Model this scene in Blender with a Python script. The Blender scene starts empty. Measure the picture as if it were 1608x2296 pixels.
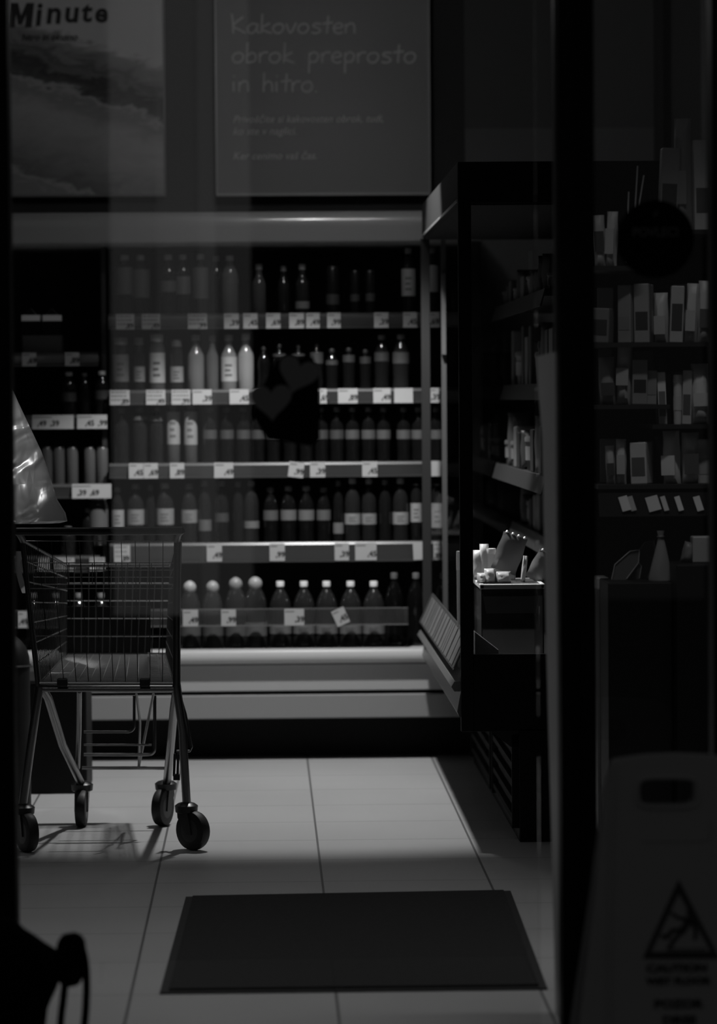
import bpy, math, random
from mathutils import Vector, Matrix, noise
random.seed(7)
S = bpy.context.scene
C = S.collection

# ------------------------------------------------------------------ camera
F, CX, CY, H0 = 8000.0, 804.0, 1148.0, 1.42
dY = Vector((-214.0, 258.0, -F)).normalized()
rr = 0.0072
k = (-214 * -rr + 258) / F
dZ = Vector((-rr, 1.0, k)).normalized()
dZ = (dZ - dY * dZ.dot(dY)).normalized()
dX = dY.cross(dZ)
R = Matrix((dX, dY, dZ))            # camera axes -> world
cam_d = bpy.data.cameras.new('camera')
cam = bpy.data.objects.new('camera', cam_d)
C.objects.link(cam)
cam.matrix_world = Matrix.Translation((0, 0, H0)) @ R.to_4x4()
cam_d.sensor_width = 36.0
cam_d.sensor_fit = 'AUTO'
cam_d.lens = F / 2296.0 * 36.0
cam_d.clip_end = 100
cam_d.dof.use_dof = True
cam_d.dof.focus_distance = 11.0
cam_d.dof.aperture_fstop = 2.9
S.camera = cam

# ------------------------------------------------------------------ exposure, world
S.view_settings.view_transform = 'Standard'
S.view_settings.look = 'None'
S.view_settings.gamma = 1.0
S.view_settings.use_curve_mapping = False
S.view_settings.exposure = 0.0
w = bpy.data.worlds.new('night')
S.world = w
w.use_nodes = True
w.node_tree.nodes['Background'].inputs[0].default_value = (1, 1, 1, 1)
w.node_tree.nodes['Background'].inputs[1].default_value = 0.026

def P(x, y, Y):
    """pixel of the 1608x2296 frame at world depth Y -> world point"""
    d = R @ Vector((x - CX, CY - y, -F))
    return Vector((0, 0, H0)) + d * (Y / d.y)
def PX(x, y, Y): return P(x, y, Y).x
def PZ(x, y, Y): return P(x, y, Y).z

# ------------------------------------------------------------------ lights (assumed ceiling luminaires built below, plus added fills for tray, bag and rack)
LAMPS = []
def spot(name, loc, aim, energy, size_deg, blend, rad):
    l = bpy.data.lights.new(name, 'SPOT')
    l.energy = energy; l.spot_size = math.radians(size_deg); l.spot_blend = blend; l.shadow_soft_size = rad
    o = bpy.data.objects.new(name, l); C.objects.link(o)
    o.location = loc
    o.rotation_euler = (Vector(aim) - Vector(loc)).to_track_quat('-Z', 'Y').to_euler()
    return o
MAIN = Vector((0.22, 12.75, 3.05))
spot('assumed_downlight_beam', MAIN, (0.10, 13.10, 0), 305, 79, 0.30, 0.05)  # assumed lamp out of view, placed from the floor light and shadows
def point(name, loc, energy, rad):
    l = bpy.data.lights.new(name, 'POINT'); l.energy = energy; l.shadow_soft_size = rad
    o = bpy.data.objects.new(name, l); C.objects.link(o); o.location = loc
point('downlight_fill', MAIN - Vector((0, 0, .08)), 5.5, 0.06)  # added weak fill at the downlight, brightens the cooler canopy
ACC = Vector((-0.1, 12.0, 3.02))
spot('tray_fill_beam', ACC, (0.78, 11.52, 0.86), 420, 10, 0.4, 0.03)  # added narrow fill, brightens the tray behind the glass end
ACC2 = Vector((-0.95, 9.9, 3.02))
spot('bag_fill_beam', ACC2, (-0.82, 11.19, 1.22), 90, 9.5, 0.7, 0.03)  # added fill out of view, brightens the clear bag from the front
def area(name, loc, sx, sy, energy, spread=180):
    l = bpy.data.lights.new(name, 'AREA'); l.spread = math.radians(spread); l.shape = 'RECTANGLE'; l.size = sx; l.size_y = sy; l.energy = energy
    o = bpy.data.objects.new(name, l); C.objects.link(o); o.location = loc
    return o
glow = area('assumed_cooler_tube', (0.27, 12.72, 3.0), 0.5, 0.05, 0.35, 70)  # assumed tube out of view, gives the canopy its long highlight
glow.rotation_euler = (Vector((0.27, 14.0, 1.85)) - glow.location).to_track_quat('-Z', 'Y').to_euler()
area('added_aisle_tube', (-1.3, 11.7, 3.22), 1.3, 0.12, 1.0, 110)  # added out of view, weak light over the left of the aisle
area('added_entrance_tube', (-0.7, 8.6, 3.22), 1.2, 0.12, 4.5, 96)  # added out of view, brightens the floor by the entrance
area('rack_fill_light', (1.15, 8.9, 3.22), 0.9, 0.12, 3.2, 90)  # added fill that brightens the fronts of the rack goods

# ------------------------------------------------------------------ materials
MATS = {}
def mat(name, v=0.5, rough=0.5, metal=0.0, emit=0.0, spec=0.5, bump=0, nscale=0, namt=0.0, coat=0.0):
    if name in MATS: return MATS[name]
    m = bpy.data.materials.new(name); m.use_nodes = True
    nt = m.node_tree; b = nt.nodes['Principled BSDF']
    b.inputs['Base Color'].default_value = (v, v, v, 1)
    b.inputs['Roughness'].default_value = rough
    b.inputs['Metallic'].default_value = metal
    b.inputs['Specular IOR Level'].default_value = spec
    b.inputs['Coat Weight'].default_value = coat
    if emit:
        b.inputs['Emission Color'].default_value = (1, 1, 1, 1); b.inputs['Emission Strength'].default_value = emit
    if nscale:
        tc = nt.nodes.new('ShaderNodeTexCoord'); n = nt.nodes.new('ShaderNodeTexNoise')
        n.inputs['Scale'].default_value = nscale; n.inputs['Detail'].default_value = 4
        nt.links.new(tc.outputs['Object'], n.inputs['Vector'])
        mr = nt.nodes.new('ShaderNodeMapRange')
        mr.inputs['From Min'].default_value = 0.3; mr.inputs['From Max'].default_value = 0.7
        mr.inputs['To Min'].default_value = max(0, v - namt); mr.inputs['To Max'].default_value = min(1, v + namt)
        nt.links.new(n.outputs['Fac'], mr.inputs['Value'])
        cc = nt.nodes.new('ShaderNodeCombineColor')
        for i in range(3): nt.links.new(mr.outputs[0], cc.inputs[i])
        nt.links.new(cc.outputs[0], b.inputs['Base Color'])
        if bump:
            bp = nt.nodes.new('ShaderNodeBump'); bp.inputs['Strength'].default_value = bump; bp.inputs['Distance'].default_value = 0.01
            nt.links.new(n.outputs['Fac'], bp.inputs['Height']); nt.links.new(bp.outputs[0], b.inputs['Normal'])
    MATS[name] = m
    return m

def glass_mat(name, refl=0.5, tint=0.97, rough=0.0, haze=0.0):
    if name in MATS: return MATS[name]
    m = bpy.data.materials.new(name); m.use_nodes = True
    nt = m.node_tree; nt.nodes.clear()
    out = nt.nodes.new('ShaderNodeOutputMaterial'); mix = nt.nodes.new('ShaderNodeMixShader')
    tr = nt.nodes.new('ShaderNodeBsdfTransparent'); tr.inputs[0].default_value = (tint, tint, tint, 1)
    gl = nt.nodes.new('ShaderNodeBsdfGlossy'); gl.inputs['Roughness'].default_value = rough
    fr = nt.nodes.new('ShaderNodeFresnel'); fr.inputs['IOR'].default_value = 1.0 + refl
    nt.links.new(fr.outputs[0], mix.inputs[0]); nt.links.new(tr.outputs[0], mix.inputs[1]); nt.links.new(gl.outputs[0], mix.inputs[2])
    last = mix
    if haze:
        mx = nt.nodes.new('ShaderNodeMixShader'); mx.inputs[0].default_value = haze
        df = nt.nodes.new('ShaderNodeBsdfDiffuse'); df.inputs[0].default_value = (.8, .8, .8, 1)
        nt.links.new(mix.outputs[0], mx.inputs[1]); nt.links.new(df.outputs[0], mx.inputs[2]); last = mx
    nt.links.new(last.outputs[0], out.inputs[0])
    MATS[name] = m
    return m

def grey(v, rough=0.5):
    return mat('grey_%02d_%d' % (round(v * 100), round(rough * 10)), v, rough)

black = mat('black_paint', 0.006, 0.55, spec=0.2)
blackm = mat('black_metal', 0.012, 0.4, spec=0.4)
darkp = mat('dark_plastic', 0.02, 0.35)
chrome = mat('zinc_wire', 0.36, 0.32, 1.0)
tube_m = mat('chassis_tube', 0.22, 0.28, 1.0)
rubber = mat('rubber', 0.012, 0.55)
paper = mat('paper', 0.38, 0.7)
print_m = mat('print_black', 0.02, 0.6)
strip_m = mat('strip_plastic', 0.045, 0.28, coat=0.3)
enamel = mat('enamel', 0.44, 0.32)
enamel2 = mat('bumper_plastic', 0.5, 0.28)
dark_in = mat('cooler_interior', 0.03, 0.5)
glassm = glass_mat('clear_glass', 0.5, 0.985)
acryl = glass_mat('acrylic', 0.45, 0.93, 0.08, haze=0.035)

# ------------------------------------------------------------------ mesh tools
class MB:
    def __init__(s): s.v = []; s.f = []
    def add(s, vs, fs):
        o = len(s.v); s.v += [tuple(p) for p in vs]; s.f += [tuple(i + o for i in f) for f in fs]; return s
    def box(s, a, b, M=None, bev=0.0):
        x0, y0, z0 = a; x1, y1, z1 = b
        if x0 > x1: x0, x1 = x1, x0
        if y0 > y1: y0, y1 = y1, y0
        if z0 > z1: z0, z1 = z1, z0
        vs = [Vector(p) for p in ((x0,y0,z0),(x1,y0,z0),(x1,y1,z0),(x0,y1,z0),(x0,y0,z1),(x1,y0,z1),(x1,y1,z1),(x0,y1,z1))]
        if M is not None: vs = [M @ p for p in vs]
        return s.add(vs, [(0,3,2,1),(4,5,6,7),(0,1,5,4),(1,2,6,5),(2,3,7,6),(3,0,4,7)])
    def prism(s, poly, y0, y1, axis='y', M=None):
        """poly: outline in (x,z) for axis y, (y,z) for axis x, (x,y) for axis z"""
        def pt(a, b, t):
            p = Vector((a, t, b)) if axis == 'y' else (Vector((t, a, b)) if axis == 'x' else Vector((a, b, t)))
            return M @ p if M is not None else p
        n = len(poly)
        vs = [pt(a, b, y0) for a, b in poly] + [pt(a, b, y1) for a, b in poly]
        fs = [tuple(range(n)), tuple(range(2 * n - 1, n - 1, -1))] + [(i, i + n, (i + 1) % n + n, (i + 1) % n) for i in range(n)]
        return s.add(vs, fs)
    def tube(s, pts, r, n=8, closed=False, flat=None):
        pts = [Vector(p) for p in pts]; m = len(pts)
        rs = r if isinstance(r, (list, tuple)) else [r] * m
        vs = []; prev = None
        for i, p in enumerate(pts):
            if closed: t = pts[(i + 1) % m] - pts[i - 1]
            else: t = pts[min(i + 1, m - 1)] - pts[max(i - 1, 0)]
            if t.length < 1e-9: t = Vector((0, 0, 1))
            t.normalize()
            if prev is None:
                u = t.cross(Vector((0, 0, 1)) if abs(t.z) < .9 else Vector((1, 0, 0))).normalized()
            else:
                u = prev - t * prev.dot(t)
                u = u.normalized() if u.length > 1e-6 else t.orthogonal().normalized()
            prev = u; v2 = t.cross(u)
            for j in range(n):
                a = 2 * math.pi * j / n
                vs.append(p + (u * math.cos(a) + v2 * math.sin(a)) * rs[i])
        fs = []
        for i in range(m if closed else m - 1):
            for j in range(n):
                a, b = i * n + j, i * n + (j + 1) % n
                c, d = ((i + 1) % m) * n + (j + 1) % n, ((i + 1) % m) * n + j
                fs.append((a, b, c, d))
        if not closed: fs += [tuple(range(n - 1, -1, -1)), tuple(range((m - 1) * n, m * n))]
        return s.add(vs, fs)
    def lathe(s, prof, n=20, at=(0, 0, 0), M=None, sq=0.0):
        """prof: list of (r, z) from bottom to top"""
        vs = []
        for r, z in prof:
            for j in range(n):
                a = 2 * math.pi * j / n
                q = 1.0
                if sq: q = 1 + sq * (abs(math.cos(a)) ** 4 + abs(math.sin(a)) ** 4 < .6)
                p = Vector((r * math.cos(a) * q, r * math.sin(a) * q, z))
                if M is not None: p = M @ p
                vs.append(p + Vector(at))
        fs = []
        m = len(prof)
        for i in range(m - 1):
            for j in range(n):
                a, b = i * n + j, i * n + (j + 1) % n
                fs.append((a, b, b + n, a + n))
        fs += [tuple(range(n - 1, -1, -1)), tuple(range((m - 1) * n, m * n))]
        return s.add(vs, fs)
    def build(s, name, m, parent=None, smooth=False, bevel=0.0, loc=None):
        me = bpy.data.meshes.new(name); me.from_pydata(s.v, [], s.f); me.validate()
        if smooth:
            for p in me.polygons: p.use_smooth = True
        if m is not None: me.materials.append(m)
        o = bpy.data.objects.new(name, me); C.objects.link(o)
        if parent is not None: o.parent = parent
        if loc is not None: o.location = loc
        if bevel:
            md = o.modifiers.new('bevel', 'BEVEL'); md.width = bevel; md.segments = 2; md.limit_method = 'ANGLE'
        if smooth:
            md = o.modifiers.new('edges', 'EDGE_SPLIT'); md.split_angle = math.radians(40)
        return o

def tag(o, label=None, cat=None, group=None, kind=None):
    if label: o['label'] = label
    if cat: o['category'] = cat
    if group: o['group'] = group
    if kind: o['kind'] = kind
    return o
def empty(name, loc, label, cat, group=None, rz=0.0):
    o = bpy.data.objects.new(name, None); C.objects.link(o); o.location = loc; o.rotation_euler = (0, 0, rz)
    o.empty_display_size = 0.1
    return tag(o, label, cat, group)
def struct(mb, name, m, parent=None, **kw):
    o = mb.build(name, m, parent, **kw)
    if parent is None: o['kind'] = 'structure'
    return o

def text_mesh(name, body, size, m, parent, loc, rot=(math.pi / 2, 0, 0), shear=0.0, offset=0.0, ext=0.0008, align='LEFT', sx=1.0, space=1.0):
    cu = bpy.data.curves.new(name, 'FONT'); cu.body = body; cu.size = size; cu.shear = shear; cu.offset = offset
    cu.extrude = ext; cu.align_x = align; cu.resolution_u = 3; cu.space_character = space
    t = bpy.data.objects.new(name + '_tmp', cu); C.objects.link(t)
    dg = bpy.context.evaluated_depsgraph_get(); dg.update()
    me = bpy.data.meshes.new_from_object(t.evaluated_get(dg))
    bpy.data.objects.remove(t)
    me.materials.clear(); me.materials.append(m)
    o = bpy.data.objects.new(name, me); C.objects.link(o)
    o.parent = parent; o.location = loc; o.rotation_euler = rot; o.scale = (sx, 1, 1)
    return o

ORD = ['zeroth', 'first', 'second', 'third', 'fourth', 'fifth', 'sixth', 'seventh', 'eighth', 'ninth', 'tenth', 'eleventh',
       'twelfth', 'thirteenth', 'fourteenth', 'fifteenth', 'sixteenth', 'seventeenth', 'eighteenth', 'nineteenth', 'twentieth']
ORD += ['twenty-' + q for q in ORD[1:10]] + ['thirtieth']

# ================================================================== THE ROOM
def floor_mat():
    m = bpy.data.materials.new('floor_tiles'); m.use_nodes = True
    nt = m.node_tree; b = nt.nodes['Principled BSDF']
    geo = nt.nodes.new('ShaderNodeNewGeometry')
    sep = nt.nodes.new('ShaderNodeSeparateXYZ'); nt.links.new(geo.outputs['Position'], sep.inputs[0])
    def fn(op, a, bb=None, cc=None):
        n = nt.nodes.new('ShaderNodeMath'); n.operation = op
        for i, q in enumerate((a, bb, cc)):
            if q is None: continue
            if isinstance(q, (int, float)): n.inputs[i].default_value = q
            else: nt.links.new(q, n.inputs[i])
        return n.outputs[0]
    T = 0.488
    def dist(out, off):
        u = fn('ADD', out, 20 * T - off)
        f = fn('MODULO', u, T)
        g = fn('SUBTRACT', T, f)
        return fn('MINIMUM', f, g)
    dx = dist(sep.outputs[0], 0.162); dy = dist(sep.outputs[1], 11.39)
    lx = fn('LESS_THAN', dx, 0.0035); ly = fn('LESS_THAN', dy, 0.007)
    ly2 = fn('MULTIPLY', ly, 0.35)
    gr = fn('MAXIMUM', lx, ly2)
    n = nt.nodes.new('ShaderNodeTexNoise'); n.inputs['Scale'].default_value = 1.3; n.inputs['Detail'].default_value = 5
    nt.links.new(geo.outputs['Position'], n.inputs['Vector'])
    mr = nt.nodes.new('ShaderNodeMapRange'); mr.inputs['To Min'].default_value = 0.36; mr.inputs['To Max'].default_value = 0.50
    nt.links.new(n.outputs['Fac'], mr.inputs['Value'])
    v = fn('MULTIPLY', mr.outputs[0], fn('SUBTRACT', 1.0, fn('MULTIPLY', gr, 0.72)))
    cc = nt.nodes.new('ShaderNodeCombineColor')
    for i in range(3): nt.links.new(v, cc.inputs[i])
    nt.links.new(cc.outputs[0], b.inputs['Base Color'])
    b.inputs['Roughness'].default_value = 0.42
    b.inputs['Specular IOR Level'].default_value = 0.35
    # each tile lies a touch differently
    bp = nt.nodes.new('ShaderNodeBump'); bp.inputs['Strength'].default_value = 0.25; bp.inputs['Distance'].default_value = 0.002
    nt.links.new(fn('SUBTRACT', 1.0, gr), bp.inputs['Height']); nt.links.new(bp.outputs[0], b.inputs['Normal'])
    return m
wallm = mat('wall_paint', 0.05, 0.75, nscale=2.0, namt=0.006)
struct(MB().box((-3.2, 7.0, -0.06), (2.3, 15.2, 0)), 'floor', floor_mat())
struct(MB().box((-6, -9, -0.08), (6, 6.99, -0.02)), 'ground_outside', mat('asphalt', 0.02, 0.9, nscale=40, namt=0.01))
struct(MB().box((-3.2, 15.0, 0), (2.3, 15.2, 3.4)), 'wall_back', wallm)
struct(MB().box((-3.2, 7.9, 0), (-3.0, 15.0, 3.4)), 'wall_left', wallm)
struct(MB().box((2.1, 7.9, 0), (2.3, 15.0, 3.4)), 'wall_right', wallm)
struct(MB().box((-3.2, 7.9, 3.4), (2.3, 15.2, 3.5)), 'ceiling', mat('ceiling_paint', 0.3, 0.8))
# panels on the back wall to the right of the posters
pz0 = PZ(1140, 288, 14.98)
xs = [PX(1042, 200, 14.98), PX(1466, 200, 14.98)]
struct(MB().box((xs[0], 14.975, 1.6), (xs[1], 15.0, pz0), ), 'trim_1', mat('wall_panel_low', 0.15, 0.7))
struct(MB().box((xs[0], 14.98, pz0), (xs[1], 15.0, 3.4)), 'trim_2', mat('wall_panel_high', 0.10, 0.7))
struct(MB().box((xs[1], 14.90, 1.2), (PX(1488, 200, 14.9), 15.0, 3.4)), 'trim_3', mat('wall_post_dark', 0.02, 0.7))
struct(MB().box((PX(1488, 200, 14.9), 14.96, 1.6), (PX(1576, 200, 14.9), 15.0, 3.4)), 'trim_4', mat('wall_panel_mid', 0.09, 0.7))
struct(MB().box((PX(1576, 200, 14.9), 14.93, 1.6), (PX(1640, 200, 14.9), 15.0, 3.4)), 'trim_5', mat('wall_post_light', 0.32, 0.7))

# facade: black frames of the glazed entrance at Y = 7.95
YF = 7.95
xl = PX(22, 1148, YF); xl_b = PX(41, 2200, YF)
fr_l = MB()
fr_l.box((-3.2, 7.9, 0), (PX(31, 1148, YF), 8.0, 3.4))
struct(fr_l, 'wall_front_left', black)
struct(MB().box((PX(1594, 1200, YF), 7.9, 0), (2.3, 8.0, 3.4)), 'wall_front_right', black)
struct(MB().box((PX(31, 1148, YF), 7.9, 2.62), (PX(1594, 1148, YF), 8.0, 3.4)), 'wall_front_above_door', black)

door = bpy.data.objects.new('door_1', None); C.objects.link(door); door['kind'] = 'structure'
door.location = (0.03, YF, 0)
def dchild(mb, name, m, **kw):
    o = mb.build(name, m, door, **kw); o.matrix_parent_inverse = Matrix.Translation(-door.location); return o
jx0, jx1 = PX(1252, 1148, YF), PX(1332, 1148, YF)
ax0 = PX(1208, 1500, YF + .02)
dchild(MB().box((jx0, 7.9, 0), (jx1, 8.0, 2.62)).box((jx0 + .045, 7.892, 0), (jx0 + .052, 7.9, 2.62)), 'door_post', black, bevel=.002)
XJ = PX(1251.5, 1148, 8.0)
def edgeY(px_, py_):
    d_ = R @ Vector((px_ - CX, CY - py_, -F)); return XJ / (d_.x / d_.y)
pl = [(8.0, 0.0), (8.0, PZ(1225, 790, 8.3))]
for px_, py_ in ((1203, 800), (1206, 860), (1216, 980), (1224, 1400), (1229, 1600), (1236, 1850), (1241, 2050), (1246, 2350)):
    ye = edgeY(px_, py_); pl.append((ye, max(0, PZ(px_, py_, ye))))
dchild(MB().prism(pl, XJ, XJ + .02, 'x'), 'pale_side_panel', mat('panel_pale', 0.33, 0.5))
dchild(MB().box((jx0 - .004, 7.95, PZ(1245, 790, 8)), (jx0 + .001, 8.0, 2.62)), 'aluminium_edge', mat('aluminium', 0.10, 0.5, 0.3))
dchild(MB().box((PX(31, 1148, YF), 7.982, 0), (ax0, 7.99, 2.62)), 'glass_pane', glassm)
dchild(MB().box((jx1, 7.982, 0), (PX(1594, 1148, YF), 7.99, 2.62)), 'side_glass_pane', glassm)

# decal with two hearts on the glass
YD = 7.976
dec = empty('glass_decal', (PX(645, 900, YD), YD, PZ(645, 900, YD)), 'dark logo sticker of two overlapping hearts on the entrance glass', 'sticker')
def rel(mb_pts, o): return [(x - o.location.x, z - o.location.z) for x, z in mb_pts]
blob = [(594,858),(622,806),(700,800),(716,830),(717,985),(700,1000),(600,985),(566,930),(575,880)]
MB().prism(rel([(PX(x, y, YD), PZ(x, y, YD)) for x, y in blob], dec), 0, 0.003).build('backing', mat('decal_black', 0.004, 0.7, spec=.1), dec)
def heart(cx, cy, s, ang):
    pts = []
    for i in range(40):
        t = 2 * math.pi * i / 40
        x = 16 * math.sin(t) ** 3; y = 13 * math.cos(t) - 5 * math.cos(2 * t) - 2 * math.cos(3 * t) - math.cos(4 * t)
        x *= s / 16; y *= -s / 16
        ca, sa = math.cos(ang), math.sin(ang)
        xx, yy = cx + x * ca - y * sa, cy + x * sa + y * ca
        pts.append((PX(xx, yy, YD), PZ(xx, yy, YD)))
    return pts
dm = mat('decal_red', 0.32, 0.6)
MB().prism(rel(heart(668, 838, 46, 0.30), dec), -0.002, 0).build('upper_heart', dm, dec)
MB().prism(rel(heart(609, 898, 46, -0.05), dec), -0.002, 0).build('lower_heart', dm, dec)

# round sticker on the right pane
YS = 7.978
sc = P(1470, 536, YS)
st = empty('round_door_sticker', (sc.x, YS, sc.z), 'round black sticker with a line of faint grey capitals on the side glass', 'sticker')
rad = 87 * YS / F
MB().prism([(rad * math.cos(2 * math.pi * i / 64), rad * math.sin(2 * math.pi * i / 64)) for i in range(64)], 0, 0.003).build('disc', mat('decal_black', .004), st)
text_mesh('lettering', 'POVLECI', 0.029, mat('decal_grey', 0.14, 0.6), st, (0, -0.0015, 0.006), align='CENTER', offset=.0006, sx=.92)
MB().prism([(-.004, .048), (.004, .056), (.006, .064), (-.002, .057)], -0.001, 0).build('small_mark', mat('decal_grey', .05), st)

# added glowing panels, unseen behind the camera; the entrance glass mirrors them as bands
glow_panels = empty('added_glow_panels', (-0.5, -6.0, -0.02), 'added unseen glowing panels behind the camera, mirrored as pale bands in the glass', 'light panel')
for (x0, x1, z0, z1, e) in ((-0.93, -0.66, 0.1, 3.95, .20), (-0.655, -0.40, 0.1, 4.3, .25), (-0.395, -0.28, 0.1, 4.3, .31), (-0.275, -0.07, 0.1, 4.3, .165)):
    n = 4
    MB().box((x0 + .5, -.04, z0), (x1 + .5, 0, z1)).build('added_band_panel', mat('band_glow_%d' % round(e * 1000), .1, .8, emit=e * .85), glow_panels)
MB().box((-2.5, -.2, 0), (2.5, -.06, 5.5)).build('facade', mat('street_facade', .03, .9), glow_panels)

# ================================================================== LUMINAIRES (unseen
ctl = empty('unseen_tube_light', (0.27, 12.70, 3.02), 'assumed short tilted tube light next to the downlight, facing the drinks cooler', 'ceiling light')
ctl.rotation_euler = (.9, 0, 0)
MB().box((-.28, -.035, .012), (.28, .035, .06)).build('housing', mat('white_metal', .6, .4), ctl, bevel=.004)
MB().tube([(-.25, 0, .014), (.25, 0, .014)], .010).build('tube', mat('tube_glow', .5, .5, emit=1.5), ctl)
dl = empty('assumed_downlight', MAIN + Vector((0, 0, .04)), 'assumed round downlight on a stem over the aisle in front of the drinks cooler', 'ceiling light')
MB().lathe([(.11, .0), (.115, .02), (.10, .10), (.03, .12), (.02, .31)], 24).build('housing', mat('white_metal', .6, .4), dl, smooth=True)
MB().lathe([(.07, -.002), (.07, .0)], 24).build('lens', mat('lamp_glow', .5, .5, emit=6), dl)
for A_, T_, L_ in ((ACC, (0.78, 11.52, 0.86), 'small added fill spotlight aimed at the near end of the right-hand case'), (ACC2, (-0.80, 11.19, 1.15), 'small added fill spotlight aimed at the bag above the trolley handle')):
    al = empty('fill_spotlight', A_ + Vector((0, 0, .03)), L_, 'ceiling light')  # bodies for the two added fill spots
    Mq = (Vector(T_) - A_).to_track_quat('-Z', 'Y').to_matrix().to_4x4()
    MB().lathe([(.045, .0), (.05, .01), (.05, .12), (.03, .14)], 20, M=Mq).build('spot_can', mat('white_metal', .6, .4), al, smooth=True)
    MB().tube([(0, 0, .10), (0, 0, .35)], .01).build('stem', mat('white_metal'), al)
for nm, x, y, ln in (('aisle', -1.3, 11.7, 1.3), ('entrance', -.7, 8.6, 1.2), ('rack', 1.15, 8.9, .9)):  # all added out of view, the one over the rack as fill
    t = empty('unseen_tube_light', (x, y, 3.25), 'long ceiling tube light above the %s' % ({'aisle': 'aisle beside the cooler, added out of view', 'entrance': 'entrance mat, added out of view', 'rack': 'goods rack, added as fill'}[nm]), 'ceiling light')
    MB().box((-ln / 2, -.07, 0), (ln / 2, .07, .15)).build('housing', mat('white_metal'), t)
    MB().tube([(-ln / 2 + .03, 0, -.012), (ln / 2 - .03, 0, -.012)], .012).build('tube', mat('tube_glow', .5, .5, emit=1.5), t)

# ================================================================== POSTERS
def poster_frame(x0, y0, x1, y1, Y, label):
    xa, xb = PX(x0, 200, Y), PX(x1, 200, Y)
    za = PZ((x0 + x1) / 2, y1, Y); zb = PZ((x0 + x1) / 2, y0, Y)
    o = empty('wall_poster', ((xa + xb) / 2, Y, za), label, 'poster')
    return o, (xb - xa) / 2, zb - za
YP = 14.93
o, hw, hh = poster_frame(-60, -170, 366, 437, YP, 'large food poster with bold curved heading on the wall above the drinks cooler')
def food_mat():
    m = bpy.data.materials.new('food_photo'); m.use_nodes = True
    nt = m.node_tree; b = nt.nodes['Principled BSDF']; b.inputs['Roughness'].default_value = 0.35
    tc = nt.nodes.new('ShaderNodeTexCoord'); sep = nt.nodes.new('ShaderNodeSeparateXYZ')
    nt.links.new(tc.outputs['Object'], sep.inputs[0])
    n = nt.nodes.new('ShaderNodeTexNoise'); n.inputs['Scale'].default_value = 11; n.inputs['Detail'].default_value = 7; n.inputs['Roughness'].default_value = .62; n.inputs['Distortion'].default_value = .6
    mp = nt.nodes.new('ShaderNodeMapping'); mp.inputs['Rotation'].default_value = (0, -.25, 0); mp.inputs['Scale'].default_value = (.7, 1, 1.6)
    nt.links.new(tc.outputs['Object'], mp.inputs[0]); nt.links.new(mp.outputs[0], n.inputs['Vector'])
    def fn(op, a, bb=None, cc=None):
        q = nt.nodes.new('ShaderNodeMath'); q.operation = op
        for i, t in enumerate((a, bb, cc)):
            if t is None: continue
            if isinstance(t, (int, float)): q.inputs[i].default_value = t
            else: nt.links.new(t, q.inputs[i])
        return q.outputs[0]
    # height coordinate that follows the slope of the sandwich: z + 0.33 x + noise
    h = fn('ADD', sep.outputs[2], fn('MULTIPLY', sep.outputs[0], 0.33))
    h = fn('ADD', h, fn('MULTIPLY', fn('SUBTRACT', n.outputs['Fac'], .5), 0.24))
    cr = nt.nodes.new('ShaderNodeValToRGB')
    nt.links.new(fn('DIVIDE', h, 0.8), cr.inputs[0])
    e = cr.color_ramp.elements
    pts = [(0.0, .20), (.03, .30), (.06, .12), (.2, .22), (.38, .30), (.5, .18), (.535, .30), (.56, .07), (.62, .03), (.66, .12), (.70, .07), (.74, .16), (.79, .20), (.83, .42)]
    while len(e) < len(pts): e.new(0.5)
    for el, (p, v) in zip(e, pts): el.position = p; el.color = (min(1, v * 2.1),) * 3 + (1,)
    nt.links.new(cr.outputs[0], b.inputs['Base Color'])
    return m
MB().box((-hw, 0, 0), (hw, .03, hh)).build('picture_sheet', food_mat(), o)
MB().box((-hw - .006, -.006, -.008), (hw + .006, .03, 0)).box((hw, -.006, 0), (hw + .008, .03, hh)).box((-hw - .008, -.006, 0), (-hw, .03, hh)).build('frame', mat('poster_frame', .30, .3, .3), o)
pm = mat('poster_ink', .05, .6)
# curved bold heading, letter by letter
x = PX(18, 40, YP) - o.location.x
wid = {'M': 60, 'i': 25, 'n': 41, 'u': 40, 't': 29, 'e': 42}
cx = 18
for i, ch in enumerate('Minute'):
    yb = 62 - 14 * math.sin(i / 5 * math.pi * .62)
    if ch == 'M':
        W_, H_ = .098, .102
        pm_ = [(0,0),(0,1),(.32,1),(.5,.48),(.68,1),(1,1),(1,0),(.72,0),(.72,.55),(.58,.12),(.42,.12),(.28,.55),(.28,0)]
        MB().prism([(PX(cx, yb, YP) - o.location.x + a * W_ + b * .012, PZ(cx, yb, YP) - o.location.z + b * H_) for a, b in pm_], -.003, -.001).build('heading_letter', pm, o)
    else: text_mesh('heading_letter', ch, .142 * (1.0 - .20 * i / 5), pm, o, (PX(cx, yb, YP) - o.location.x, -.002, PZ(cx, yb, YP) - o.location.z), shear=.12, offset=.0035, ext=.001)
    cx += wid[ch] * .99
text_mesh('tagline', 'hitro in okusno', .0405, pm, o, (PX(48, 91, YP) - o.location.x, -.002, PZ(48, 91, YP) - o.location.z), shear=.3, offset=.0008, sx=.92)

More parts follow.
